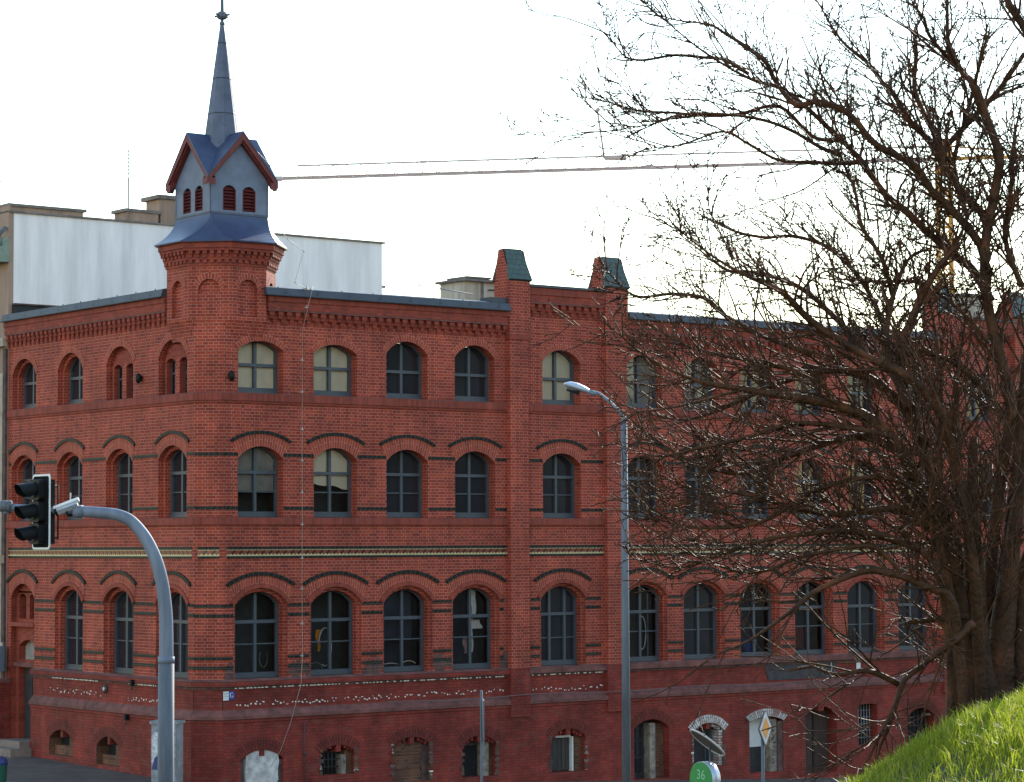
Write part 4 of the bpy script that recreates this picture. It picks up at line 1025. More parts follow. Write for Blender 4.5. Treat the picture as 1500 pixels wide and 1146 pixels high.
pts = [(cx + (rz(z) + .02) * math.cos(t), cy + (rz(z) + .02) * math.sin(t), z) for z in (16.5, 15.3, 14.1)] + [(1.9, .12, 13.15), (1.78, .25, 12.6), (1.78, .26, 12.2), (2.0, -.1, 11.7), (2.42, -.12, 11.45), (2.2, -.1, 10.75), (2.4, -.26, 10.6)]
mb.tube(pts, .008, 'wire_clip', 6)
for p in pts[1:-1]: mb.lathe([(.0, p[2] - .02), (.022, p[2]), (.0, p[2] + .02)], 'wire_clip', (p[0], p[1]), 6)
mb.build('earth_wire', T)

# ------------------------------------------------------------------ things fixed to the front
def fix(name, F, s, z, o, label, cat, group=None):
    p = F(s, o, z); w_ = to_world(p[0], p[1], z)
    ang = ANG + (0 if F is FR else (-math.pi / 2 if F is FL else -math.pi / 4))
    e = empty(name, w_, ang); tag(e, label, cat, group); return e        # local x along the front, local -y outwards
# lightning conductor down the front
e = empty('lightning_conductor', (K.x, K.y, 0), ANG); tag(e, 'thin pale lightning conductor wire running down the brick front beside the turret', 'lightning conductor')
mb = MB(); sx = 2.40
pts = [FR(sx + .16, .27, 10.66), FR(sx + .08, .30, 10.45), FR(sx + .02, .20, 10.0), FR(sx, .09, 9.7), FR(sx, .085, 7), FR(sx, .09, 5.5), FR(sx, .085, 4), FR(sx, .10, 2.55), FR(sx - .08, .17, 2.0), FR(sx - .35, .19, 1.2), FR(sx - .62, .2, .6), FR(sx - .85, .16, .25)]
mb.tube(pts, .0055, 'wire', 6); mb.build('wire', e)
for z in (10.62, 10.2, 9.05, 8.35, 7.53, 6.85, 6.15, 5.45, 4.72, 4.05, 3.3, 2.6):
    o = .085 if z < 9.8 else .26
    mb = MB(); c = FR(sx if z < 9.8 else sx + .07, o, z); mb.tube([FR(sx - .045, o, z), FR(sx + .045, o, z)], .010, 'wire_clip', 6); mb.tube([FR(sx, o, z - .03), FR(sx, o + .01, z + .05)], .012, 'wire_clip', 6)
    mb.box(FR, sx - .008, sx + .008, 0, o, z - .008, z + .008, 'wire_clip'); mb.build('wire_clip', e)
# wall lamps
def spot(F, s, z, lab):
    e = fix('wall_lamp', F, s, z, 0, lab, 'wall lamp', 'black wall lamps beside the top floor windows')
    mb = MB(); mb.box(WA, -.03, .03, 0, .02, -.04, .04, 'black'); mb.tube([(0, -.02, 0), (0, -.10, .01)], .014, 'black', 8); mb.build('bracket', e)
    mb = MB(); mb.tube([(0, -.07, -.09), (0, -.085, -.08), (0, -.09, .06), (0, -.075, .09)], [.05, .068, .062, .03], 'black', 12); mb.build('lamp_head', e)
spot(FR, 0.60, 8.66, 'round black wall lamp left of the first top floor window on the long front')
spot(FL, 2.72, 8.73, 'small black wall lamp between the narrow twin windows on the side front')
# alarm sounder
e = fix('wall_vent', FL, 4.28, 1.80, .014, 'small round grey vent on the painted band of the side front', 'vent')
mb = MB(); mb.tube([(0, 0, 0), (0, -.03, 0), (0, -.05, 0)], [.10, .10, .06], 'sign_grey', 14); mb.build('rim', e); mb = MB(); mb.tube([(0, -.05, 0), (0, -.06, 0)], .04, 'poster', 12); mb.build('grille', e)
# house number plate and blue plate
pw = at(340, 1018, 54.4); lx, ly = to_local(pw)
e = fix('wall_sign', FR, 0.58, 1.80, .014, 'small white and blue plate on the painted brick near the corner', 'sign')
mb = MB(); mb.box(WA, -.13, .0, 0, .014, -.09, .10, 'white_paint'); mb.build('white_plate', e)
mb = MB(); mb.box(WA, .003, .15, 0, .016, -.075, .10, 'blue_sign'); bp = mb.build('blue_plate', e)
mb = MB(); mb.tube([(.075 + .04 * math.cos(t), -.018, .015 + .05 * math.sin(t)) for t in [0.6 + i * .42 for i in range(12)]] + [(.115, -.018, -.0), (.075, -.018, -.0)], .006, 'white_paint', 5); mb.tube([(.03, -.018, -.03), (.03, -.018, .07)], .005, 'white_paint', 5); mb.build('letter', bp)
mb = MB()
for i in range(4): mb.box(WA, -.11, -.02 - .02 * (i % 2), .014, .0155, .06 - i * .035, .067 - i * .035, 'sign_grey')
mb.build('print_lines', e)
# small lamp holders on the sill band
for F, s, z, lab in ((FL, 2.85, 1.99, 'small dark floodlight under the ground floor sill of the side front'), (FL, 3.1, 1.22, 'dark bracket hanging from the plinth ledge by the grey cabinet')):
    e = fix('wall_bracket', F, s, z, .1, lab, 'bracket'); mb = MB(); mb.box(WA, -.045, .045, 0, .09, -.06, .07, 'black'); mb.tube([(0, -.05, -.06), (0, -.06, -.16)], .02, 'iron', 6); mb.build('body', e)
# dark faded board, notices, cable
e = fix('faded_sign', FR, 17.75, 1.80, .014, 'faded dark painted sign panel on the brick above the brown door', 'sign')
mb = MB(); mb.poly([(-1.35, -.012, -.24), (1.05, -.012, -.24), (1.05, -.012, .25), (-1.55, -.012, .25)], 'sign_grey'); mb.poly([(-1.35, 0, -.24), (1.05, 0, -.24), (1.05, -.012, -.24), (-1.35, -.012, -.24)], 'sign_grey'); mb.poly([(-1.55, -.012, .25), (1.05, -.012, .25), (1.05, 0, .25), (-1.55, 0, .25)], 'sign_grey'); mb.build('panel', e)
mb = MB(); mb.tube([(-.35, -.02, .06), (.45, -.02, .07), (.52, -.02, .02), (.52, -.02, -.16)], .035, 'stone_jamb', 6); mb.build('painted_stroke', e)
e = fix('notice', FR, 19.60, 1.83, .014, 'narrow white notice on the painted brick right of the faded sign panel', 'notice'); mb = MB(); mb.box(WA, -.07, .07, 0, .01, -.2, .2, 'white_paint'); mb.build('sheet', e)
mb = MB(); mb.tube([(-1.0, -.02, .2), (-1.0, -.02, -.24), (-.1, -.02, -.24)], .008, 'white_paint', 5); mb.build('chalk_outline', e)
mb = MB(); R = random.Random(9)
pts = [to_world(*FR(s, .19 + .02 * math.sin(s), 0)[:2], 1.52 - .02 * math.sin(s * 1.3) - .03 * (math.sin(s * .65) ** 2)) for s in [4.6 + i * .5 for i in range(38)]]
mb.tube(pts, .010, 'cable', 5); tag(mb.build('wall_cable'), 'thin slack grey cable strung along the plinth ledge of the brick factory', 'cable')
mb = MB(); mb.tube([to_world(*FR(2.45, .11, 0)[:2], 1.2), to_world(*FR(2.43, .11, 0)[:2], .6), to_world(*FR(2.46, .11, 0)[:2], -.4)], .014, 'iron', 6); mb.tube([to_world(*FR(2.45, .10, 0)[:2], .52), to_world(*FR(2.45, .12, 0)[:2], .45)], .03, 'iron', 6)
tag(mb.build('downpipe'), 'thin dark pipe on the red plinth below the lightning conductor wire', 'pipe')

# chimney on the factory roof
e = empty('roof_chimney', to_world(8.72, 2.2, 10.5), ANG); tag(e, 'square concrete chimney with thin slab caps behind the factory roof edge', 'chimney')
e['support'] = 'roof'
mb = MB(); mb.box(WA, -.53, .53, -.5, .5, 0, .80, 'concrete'); mb.box(WA, -.05, .03, .5, .515, 0, .80, 'concrete_dark'); mb.build('stack', e)
mb = MB(); mb.box(WA, -.61, .61, -.6, .6, .80, .86, 'concrete_dark'); mb.box(WA, -.40, .35, -.4, .4, .90, .94, 'concrete_dark')
for sx_ in (-.3, .25):
    for sy_ in (-.3, .3): mb.box(WA, sx_ - .04, sx_ + .04, sy_ - .04, sy_ + .04, .86, .90, 'concrete_dark')
mb.build('slab_cap', e)
mb = MB(); mb.tube([(.15, -.53, .62), (.55, -.53, .64)], .014, 'iron', 6); mb.tube([(.42, -.53, .75), (.42, -.53, .3)], .012, 'iron', 6); mb.build('wall_tie', e)
e = empty('roof_chimney', to_world(25.2, 1.2, 10.6), ANG); tag(e, 'grey brick chimney behind the roof edge beyond the tree trunk', 'chimney')
mb = MB(); mb.box(WA, -.5, .5, -.4, .4, 0, 1.2, 'concrete'); mb.build('stack', e); mb = MB(); mb.box(WA, -.58, .58, -.48, .48, 1.2, 1.28, 'concrete_dark'); mb.build('slab_cap', e)
mb = MB(); mb.tube([to_world(6.0, .6, 10.98), to_world(7.6, .6, 10.86)], .012, 'galv', 6); mb.tube([to_world(6.05, .6, 10.98), to_world(6.05, .6, 10.6)], .012, 'galv', 6); mb.tube([to_world(7.2, .6, 10.89), to_world(7.2, .6, 10.6)], .012, 'galv', 6)
tag(mb.build('roof_rail'), 'thin pale metal rail on the factory roof left of the concrete chimney', 'rail')

# ------------------------------------------------------------------ neighbouring house with the white party wall
N_ = empty('white_gabled_house', (K.x, K.y, 0), ANG); tag(N_, 'taller house with a bare white party wall and tan front behind the brick factory', 'building')
mb = MB(); y0 = LEND + .01; X0, X1, ZT = 0.0, 11.02, 13.12
mb.poly([(X0, y0, -1), (X1, y0, -1), (X1, y0, ZT), (X0, y0, ZT)], 'white_wall'); mb.poly([(X1, y0, -1), (X1, y0 + 14, -1), (X1, y0 + 14, ZT), (X1, y0, ZT)], 'white_wall'); mb.build('party_wall', N_)
mb = MB(); mb.poly([(-.03, y0 + 14, -1), (-.03, y0, -1), (-.03, y0, ZT), (-.03, y0 + 14, ZT)], 'tan_wall')
mb.poly([(-.03, y0, -1), (.10, y0 - .004, -1), (.10, y0 - .004, ZT), (-.03, y0, ZT)], 'tan_wall')
for z0, z1, o, k in ((9.85, 10.05, .14, 'tan_light'), (9.2, 9.26, .05, 'tan_wall'), (4.6, 4.8, .16, 'tan_light'), (2.6, 2.7, .1, 'tan_light')): mb.box(FL, y0, y0 + 14, .03, .03 + o, z0, z1, k)
mb.box(FL, y0, y0 + .14, .031, .09, -.5, 9.8, 'ledge_dark'); mb.box(FL, y0 + .14, y0 + 2.2, .031, .10, 2.7, 9.2, 'tan_light')
mb.build('front_wall', N_)
for k in range(4):
    for z in (5.6, 8.3 - .6, 2.9 + .2, 10.6):
        if z == 10.6: continue
        mb = MB(); s = y0 + 2.6 + k * 2.6; mb.box(FL, s, s + 1.1, .05, .12, z, z + 1.6, 'frame'); mb.box(FL, s + .08, s + .5, .12, .13, z + .1, z + 1.5, 'glass_dark'); mb.box(FL, s + .6, s + 1.02, .12, .13, z + .1, z + 1.5, 'glass_dark'); mb.build('window', N_)
mb = MB(); mb.box(FL, y0 - .05, y0 + 14, .03, .42, 11.9, 12.28, 'green_paint'); mb.box(FL, y0 - .02, y0 + 14, .03, .20, 12.28, 12.5, 'green_paint'); mb.box(FL, y0 - .03, y0 + 14, .0, .05, 12.5, 13.3, 'tan_wall')
mb.build('eaves', N_)
mb = MB(); mb.tube([FL(y0 - .1, .40, 12.36), FL(y0 + 14, .40, 12.36)], .07, 'galv_dark', 10); mb.tube([FL(y0 + .02, .35, 12.35), FL(y0 + .02, .25, 12.6), FL(y0 + .02, .10, 12.75)], .05, 'galv_dark', 8); mb.build('gutter', N_)
mb = MB(); mb.box(FR, X0 - .05, X1 + .08, -(y0 + 14), -(y0 - .05), ZT, ZT + .045, 'concrete_dark'); mb.build('roof', N_)
mb = MB(); mb.box(FR, .02, 2.0, -(y0 + .7), -(y0 + .02), ZT + .045, ZT + .16, 'tan_wall'); mb.box(FR, -.05, 2.08, -(y0 + .8), -(y0 - .02), ZT + .16, ZT + .23, 'concrete_dark'); mb.build('parapet', N_)
mb = MB(); mb.box(FR, 3.25, 4.15, -(y0 + .7), -(y0 + .05), ZT + .045, ZT + .28, 'tan_wall'); mb.box(FR, 3.18, 4.2, -(y0 + .75), -(y0 + .02), ZT + .28, ZT + .36, 'concrete_dark'); mb.build('chimney', N_)
mb = MB(); mb.box(FR, 4.22, 5.2, -(y0 + .8), -(y0 + .05), ZT + .045, ZT + .68, 'tan_wall'); mb.box(FR, 4.12, 5.3, -(y0 + .9), -(y0 - .01), ZT + .68, ZT + .78, 'concrete_dark'); mb.build('chimney', N_)
mb = MB(); mb.box(FR, X1, X1 + .25, -(y0 + .8), -(y0 + .2), 11.95, 12.02, 'concrete_dark'); mb.box(FR, X1, X1 + .12, -(y0 + .5), -(y0 + .2), 12.55, 12.62, 'concrete_dark'); mb.build('ledge', N_)
mb = MB(); mb.box(FR, .06, 9.2, -(y0 - .012), -(y0 - .10), 10.4, 10.86, 'fascia_dark'); mb.box(FR, .06, 9.2, -(y0 - .012), -(y0 - .16), 10.86, 10.90, 'ledge_dark'); mb.build('flashing', N_)
e = empty('roof_antenna', to_world(3.32, y0 + .12, ZT + .2), ANG); tag(e, 'tall thin roof antenna with short rods standing on the white walled house', 'antenna')
mb = MB(); mb.tube([(0, 0, -.3), (0, 0, .95)], .020, 'iron', 8); mb.tube([(0, 0, .95), (0, 0, 1.75)], .011, 'iron', 6); mb.build('mast', e)
for i in range(7):
    mb = MB(); z = 1.05 + i * .095; mb.tube([(-.03 + .01 * (i % 2), -.0, z), (.06 + .02 * (i % 3), -.02, z + .01)], .010, 'iron', 5); mb.build('rod', e)
e = empty('vent_pipe', to_world(-.02, y0 + .8, ZT), ANG); tag(e, 'thin metal vent pipe with a flat cap on the tan house at the left edge', 'vent pipe')
mb = MB(); mb.tube([(0, 0, -.1), (0, 0, .78)], .045, 'galv', 10); mb.build('pipe', e); mb = MB(); mb.lathe([(.0, .90), (.16, .87), (.16, .85), (.05, .83), (.045, .78)], 'galv_dark', (0, 0), 12); mb.build('cap', e)
e = empty('meter_box', to_world(*FL(y0 - .05, .14, 0)[:2], 0), ANG); tag(e, 'grey metal box with a lever on the wall beside the end doorway', 'meter box')
mb = MB(); mb.box(FL, -.12, .32, 0, .14, 2.02, 2.62, 'galv'); mb.build('case', e); mb = MB(); mb.tube([FL(.3, .15, 2.35), FL(.5, .2, 2.35)], .02, 'iron', 6); mb.build('lever', e)

# ------------------------------------------------------------------ tower crane beyond the roofs
def crane():
    D = 150; base = at(1385, 430, D); zg = 0.0
    C = empty('tower_crane', (base.x, base.y, zg)); tag(C, 'yellow tower crane with a long thin pale lattice jib over the rooftops', 'crane')
    zj = at(1385, 236, D).z
    def rel(p): return Vector(p) - Vector((base.x, base.y, zg))
    mb = MB(); w2 = .38
    corners = [(-w2, -w2), (w2, -w2), (w2, w2), (-w2, w2)]
    for x, y in corners: mb.tube([(x, y, 0), (x, y, zj - .3)], .09, 'crane_yellow', 4)
    z = 0.0
    while z < zj - 1.2:
        for k in range(4):
            a, b = corners[k], corners[(k + 1) % 4]; mb.tube([(*a, z), (*b, z + .95)], .05, 'crane_yellow', 4); mb.tube([(*a, z), (*b, z)], .05, 'crane_yellow', 4)
        z += .95
    mb.build('mast', C)
    tip = rel(at(405, 262, D)); root = rel(at(1385, 233, D)); d_ = (root - tip); L = d_.length; dn = d_.normalized(); side = Vector((-dn.y, dn.x, 0)).normalized()
    up0 = rel(at(436, 243, D)); up1 = rel(at(1385, 214, D))
    mb = MB()
    for s in (-.35, .35): mb.tube([tip + side * s + Vector((0, 0, s * .30)), root + side * s + Vector((0, 0, s * .30))], .058, 'crane_pale', 5)
    mb.tube([up0, up1], .055, 'crane_pale', 5)
    n = 46
    for i in range(n):
        t0, t1 = i / n, (i + .5) / n; a = up0.lerp(up1, min(1, t1)); b = tip.lerp(root, .03 + .97 * t0); c = tip.lerp(root, .03 + .97 * (i + 1) / n)
        for s in (-.35, .35): mb.tube([b + side * s, a], .016, 'crane_pale', 3); mb.tube([a, c + side * s], .016, 'crane_pale', 3)
        mb.tube([b + side * .35, b - side * .35], .03, 'crane_pale', 3)
    for u in (470, 600, 780, 860, 955, 1115):
        f = (u - 405) / 980; p = tip.lerp(root, f); mb.tube([p - dn * .2, p + dn * .2], .10, 'crane_pale', 6)
    for u in (490, 620): p = up0.lerp(up1, (u - 436) / 949.); mb.tube([p - dn * .18, p + dn * .18], .075, 'crane_pale', 6)
    mb.tube([tip - dn * .1, tip + dn * .35], .16, 'crane_pale', 6)
    mb.build('jib', C)
    mb = MB(); q = [rel(at(875, 162, D)), rel(at(880, 195, D)), rel(at(885, 232, D))]; mb.tube(q, .065, 'crane_pale', 6); mb.tube([q[0] - Vector((.12, 0, .12)), q[0] + Vector((.12, 0, .12))], .12, 'crane_pale', 8)
    mb.tube([q[2], q[2] + dn * 1.3 + Vector((0, 0, -.05))], .12, 'crane_pale', 6); mb.tube([q[2], rel(at(1130, 190, D))], .03, 'crane_pale', 4); mb.build('signal_pole', C)
    mb = MB(); e1 = rel(at(1560, 228, D)); mb.tube([root, e1], .12, 'crane_yellow', 5); mb.tube([up1, e1], .06, 'crane_yellow', 5); mb.tube([root + Vector((0, 0, -1.0)), root + Vector((0, 0, 1.2))], .42, 'crane_yellow', 4); mb.build('counter_jib', C)
crane()

# ------------------------------------------------------------------ street furniture
def gz(p): return street_z(*to_local(p))
# traffic light on a bent mast
D = 33.0; base = at(243.5, 1146, D); zb = gz(base)
TL = empty('traffic_light_mast', (base.x, base.y, zb)); tag(TL, 'grey bent steel mast arching over the street with a traffic signal', 'traffic light mast')
rel = lambda u, v, dd=0.0: at(u, v, D + dd) - Vector((base.x, base.y, zb))
mb = MB()
lp = rel(243.5, 965); pts = [Vector((lp.x, lp.y, 0)), lp]
mb.tube([pts[0], pts[1]], [.112, .104], 'galv_dark', 20)
mb.lathe([(.155, 0), (.16, .02), (.16, .05), (.11, .07)], 'galv_dark', (pts[0].x, pts[0].y), 16); mb.build('pole', TL)
path = [(243.5, 967), (243.5, 935), (243, 905), (241, 880), (237, 852), (229, 822), (217, 795), (203, 775), (188, 761), (170, 754), (150, 751.5), (128, 750), (112, 749)]
rad = [.094, .092, .090, .088, .086, .084, .082, .080, .078, .076, .074, .072, .072]
def fine(P_, R_, k=5):
    o_, r_ = [], []
    for i in range(len(P_) - 1):
        a, b, c, d_ = P_[max(i - 1, 0)], P_[i], P_[i + 1], P_[min(i + 2, len(P_) - 1)]
        for j in range(k):
            t = j / k; o_.append(0.5 * ((2 * b) + (c - a) * t + (2 * a - 5 * b + 4 * c - d_) * t * t + (3 * b - a - 3 * c + d_) * t ** 3)); r_.append(R_[i] + (R_[i + 1] - R_[i]) * t)
    return o_ + [P_[-1]], r_ + [R_[-1]]
fp, fr_ = fine([rel(*p) for p in path], rad)
mb = MB(); mb.tube(fp, fr_, 'galv', 20); mb.tube([rel(243.5, 972), rel(243.5, 962)], .108, 'galv', 20); mb.build('curved_arm', TL)
mb = MB(); mb.tube([rel(116, 749), rel(60, 746), rel(-30, 741)], [.05, .052, .05], 'galv', 14); mb.tube([rel(122, 750), rel(108, 749)], .085, 'galv', 16)
for u in (8, 4, 14): mb.tube([rel(u - 3, 741.5), rel(u + 3, 742)], .075, 'galv_dark', 12)
mb.tube([rel(8, 748), rel(8, 753)], .03, 'galv', 8); mb.tube([rel(103, 748), rel(103, 722)], .010, 'wire_clip', 6); mb.build('extension_arm', TL)
for u in (15, 3):
    mb = MB(); mb.tube([rel(u, 735), rel(u, 750)], .012, 'galv_dark', 6); mb.build('clamp_bolt', TL)
# the signal head hangs on the arm
hc = at(60, 750, D); nrm = Vector((-0.80, -0.60, 0)).normalized()
H = empty('traffic_signal', hc, math.atan2(nrm.y, nrm.x) + math.pi / 2); tag(H, 'black three lens traffic signal with white edged backing board on the bent mast', 'traffic signal')
def rrect(w_, h_, r, n=5):
    out = []
    for cx_, cz_, a0 in ((w_ / 2 - r, h_ / 2 - r, 0), (-w_ / 2 + r, h_ / 2 - r, 90), (-w_ / 2 + r, -h_ / 2 + r, 180), (w_ / 2 - r, -h_ / 2 + r, 270)):
        for i in range(n + 1): a = math.radians(a0 + 90 * i / n); out.append((cx_ + r * math.cos(a), cz_ + r * math.sin(a)))
    return out
def slab(mb, loop, y0, y1, mat):
    mb.poly([(x, y0, z) for x, z in loop], mat, None, True); mb.poly([(x, y1, z) for x, z in loop], mat)
    n = len(loop)
    for k in range(n):
        (xa, za), (xb, zb_) = loop[k], loop[(k + 1) % n]; mb.poly([(xa, y0, za), (xb, y0, zb_), (xb, y1, zb_), (xa, y1, za)], mat)
mb = MB(); slab(mb, rrect(.50, .98, .05), .0, .012, 'white_paint'); slab(mb, rrect(.445, .925, .04), -.004, 0.0, 'black_matte'); mb.build('backing_board', H)
mb = MB()
for i in range(3): slab(mb, [(x, z + (1 - i) * .285) for x, z in rrect(.29, .27, .05)], -.10, -.004, 'black')
mb.box(WA, -.12, .12, -.14, -.012, -.42, .42, 'black'); mb.build('housing', H)
for i in range(3):
    zc = (1 - i) * .285
    m2 = MB(); m2.tube([(0, -.10, zc), (0, -.112, zc)], [.105, .09], 'lens', 20); ln = m2.build('lens', H)
    m2 = MB(); n = 18; r_ = .106
    for k in range(n):
        t0, t1 = math.radians(-35 + 250 * k / n), math.radians(-35 + 250 * (k + 1) / n)
        Lk = lambda t: .26 * (0.80 + 0.20 * math.sin(t)) if math.sin(t) > -.2 else .26 * (.76 + (math.sin(t) + .2) * .9)
        for rr, fl in ((r_, False), (r_ - .006, True)):
            m2.poly([(rr * math.cos(t0), -.10, zc + rr * math.sin(t0)), (rr * math.cos(t1), -.10, zc + rr * math.sin(t1)), (rr * math.cos(t1), -.10 - Lk(t1), zc + rr * math.sin(t1) - .035), (rr * math.cos(t0), -.10 - Lk(t0), zc + rr * math.sin(t0) - .035)], 'black', None, fl)
    m2.build('visor', ln)
mb = MB(); mb.tube([(.05, .22, -.36), (.05, .22, .36)], .012, 'black', 6); mb.tube([(.05, .01, -.34), (.05, .22, -.34)], .012, 'black', 6); mb.tube([(.05, .01, .34), (.05, .22, .34)], .012, 'black', 6); mb.tube([(0, .01, 0), (0, .15, 0)], .04, 'galv_dark', 8); mb.build('bracket', H)
# detector camera on the arm
cc = at(97, 744, D - .05); cd = (at(118, 738, D) - at(80, 752, D)).normalized()
CM = empty('traffic_camera', cc); tag(CM, 'small white box camera clamped to the mast arm beside the signal', 'camera')
mb = MB(); a, b = -cd * .155, cd * .155
mb.tube([a, b], .052, 'lamp_shell', 4, smooth=False); mb.tube([a - cd * .004, a + cd * .03], .058, 'black', 4, smooth=False); mb.build('housing', CM)
mb = MB(); mb.tube([a * 1.1 + Vector((0, 0, .045)), b * 1.12 + Vector((0, 0, .05))], .034, 'white_paint', 4, smooth=False); mb.build('sunshield', CM)
mb = MB(); mb.tube([Vector((0, 0, -.03)), Vector((.02, .03, -.10)), Vector((.16, .05, -.10))], .018, 'black', 6); mb.build('mount', CM)

# street lamp
D = 43.0; base = at(913, 1146, D); zb = gz(base)
SL = empty('street_lamp', (base.x, base.y, zb)); tag(SL, 'slim galvanised street lamp with a bent arm and flat head before the tall piers', 'street lamp')
rel = lambda u, v, dd=0.0: at(u, v, D + dd) - Vector((base.x, base.y, zb))
top = rel(914, 614); mb = MB(); mb.tube([Vector((top.x, top.y, 0)), top], [.078, .054], 'galv_dark', 16); mb.lathe([(.14, 0), (.15, .02), (.15, .04), (.08, .06)], 'galv_dark', (top.x, top.y), 12); mb.lathe([(.08, .9), (.082, .9), (.085, 1.0), (.078, 1.02)], 'galv_dark', (top.x, top.y), 12)
mb.tube([top, top + Vector((0, 0, .05))], [.06, .03], 'galv_dark', 12); mb.build('pole', SL)
mb = MB(); mb.tube([rel(914, 614), rel(909, 605), rel(892, 588), rel(878, 577), rel(872, 575), rel(860, 573)], [.030, .030, .030, .029, .028, .028], 'galv', 12); mb.build('arm', SL)
def hull_head():
    mb = MB(); a = rel(866, 575); b = rel(826, 562); ax = (b - a); L = ax.length; ax.normalize(); sd_ = Vector((0, 1, 0)); sd_ = (sd_ - ax * sd_.dot(ax)).normalized(); up = sd_.cross(ax); up = up if up.z > 0 else -up
    prof = [(0, .03, .03, .03), (.12, .055, .05, .035), (.3, .10, .07, .045), (.55, .125, .085, .05), (.8, .12, .07, .05), (.95, .08, .03, .03), (1.0, .02, .0, .01)]
    rings = []
    for t, w_, h_, dn_ in prof:
        c = a + ax * (L * t); rings.append([c + sd_ * w_ * math.cos(k * math.pi / 8) + up * ((h_ if math.sin(k * math.pi / 8) > 0 else dn_) * math.sin(k * math.pi / 8)) for k in range(16)])
    for r0, r1 in zip(rings, rings[1:]):
        for k in range(16): k2 = (k + 1) % 16; mb.poly([r0[k], r0[k2], r1[k2], r1[k]], 'lamp_shell'); mb.sm[-1] = True
    mb.poly(rings[0], 'galv'); return mb, a, ax, up, L
hb, a, ax, up, L = hull_head(); hd = hb.build('lamp_head', SL)
mb = MB(); mb.tube([a + ax * L * .38 - up * .055, a + ax * L * .85 - up * .055], [.06, .05], 'glass_dark', 10); mb.build('lens', hd)
mb = MB(); mb.tube([a - ax * .10, a + ax * .05], .045, 'galv', 10); mb.build('collar', hd)

# signs on poles
def pole_sign(name, u, v, D, label, cat, r=.03, top=0.0):
    p = at(u, v, D); zb = gz(p); e = empty(name, (p.x, p.y, zb)); tag(e, label, cat); h = p.z - zb
    mb = MB(); mb.tube([(0, 0, 0), (0, 0, h + top)], r, 'galv_dark', 10); mb.lathe([(.05, 0), (.055, .04), (.03, .06)], 'galv_dark', (0, 0), 10); mb.build('pole', e)
    return e, h
e, h = pole_sign('priority_sign', 1117, 1067, 40, 'yellow and white diamond priority road sign on a grey pole', 'road sign', .028, .1)
nrm = math.radians(64)       # plate turned well away from the camera
pl = empty('plate', (0, 0, h)); pl.parent = e
def diamond(mb, r, y0, y1, mat):
    lp_ = [(r, 0), (r * .06, r * .94), (-r * .06, r * .94), (-r, 0), (-r * .06, -r * .94), (r * .06, -r * .94)]
    co, si = math.cos(nrm), math.sin(nrm)
    f = lambda x, y, z: (x * co + y * si, x * si - y * co * 1.0, h + z)
    q0 = [f(x, y0, z) for x, z in lp_]; q1 = [f(x, y1, z) for x, z in lp_]
    mb.poly(q0, mat); mb.poly(q1, mat, None, True)
    for k in range(len(lp_)): k2 = (k + 1) % len(lp_); mb.poly([q0[k], q0[k2], q1[k2], q1[k]], mat)
bpy.data.objects.remove(pl)
mb = MB(); diamond(mb, .29, .03, .05, 'frame'); dp = mb.build('plate', e)
mb = MB(); diamond(mb, .262, .05, .053, 'white_dull'); mb.build('white_border', dp)
mb = MB(); diamond(mb, .175, .053, .056, 'yellow_sign'); mb.build('yellow_field', dp)
e, h = pole_sign('road_sign', 705, 1018, 40, 'road sign seen edge-on on a thin pole before the ground floor windows', 'road sign', .022, .07)
mb = MB(); an = math.radians(92); co, si = math.cos(an), math.sin(an)
for t, y0, y1, k in ((.30, .028, .040, 'galv_dark'), (.28, .040, .043, 'iron')):
    lp_ = [(-t, -.72), (t, -.72), (t, -.08), (-t, -.08)]; f = lambda x, y, z: (x * co + y * si, x * si - y * co, h + z)
    q0 = [f(x, y0, z) for x, z in lp_]; q1 = [f(x, y1, z) for x, z in lp_]; mb.poly(q0, k); mb.poly(q1, k, None, True)
    for i in range(4): mb.poly([q0[i], q0[(i + 1) % 4], q1[(i + 1) % 4], q1[i]], k)
mb.build('plate', e)
# tilted round mirror-like sign
e, h = pole_sign('round_sign', 1040, 1092, 36, 'round white rimmed sign tipped over on a thin pole behind the green drum sign', 'road sign', .014, 0)
nx = Vector((-.60, -.20, -.77)).normalized(); a = nx.cross(Vector((0, 1, 0))).normalized(); b = nx.cross(a).normalized(); cpt = at(1036, 1088, 36) - Vector(e.location)
mb = MB(); mb.tube([cpt + (a * math.cos(t) + b * math.sin(t)) * .29 for t in [i * math.pi / 18 for i in range(37)]], .014, 'rim_grey', 8, cap=False); rm = mb.build('rim', e)
mb = MB(); lp_ = [cpt + (a * math.cos(t) + b * math.sin(t)) * .27 for t in [i * math.pi / 18 for i in range(36)]]
mb.poly([p + nx * .004 for p in lp_], 'wood_board'); mb.poly([p - nx * .008 for p in lp_], 'wood_board', None, True); mb.build('disc', e)
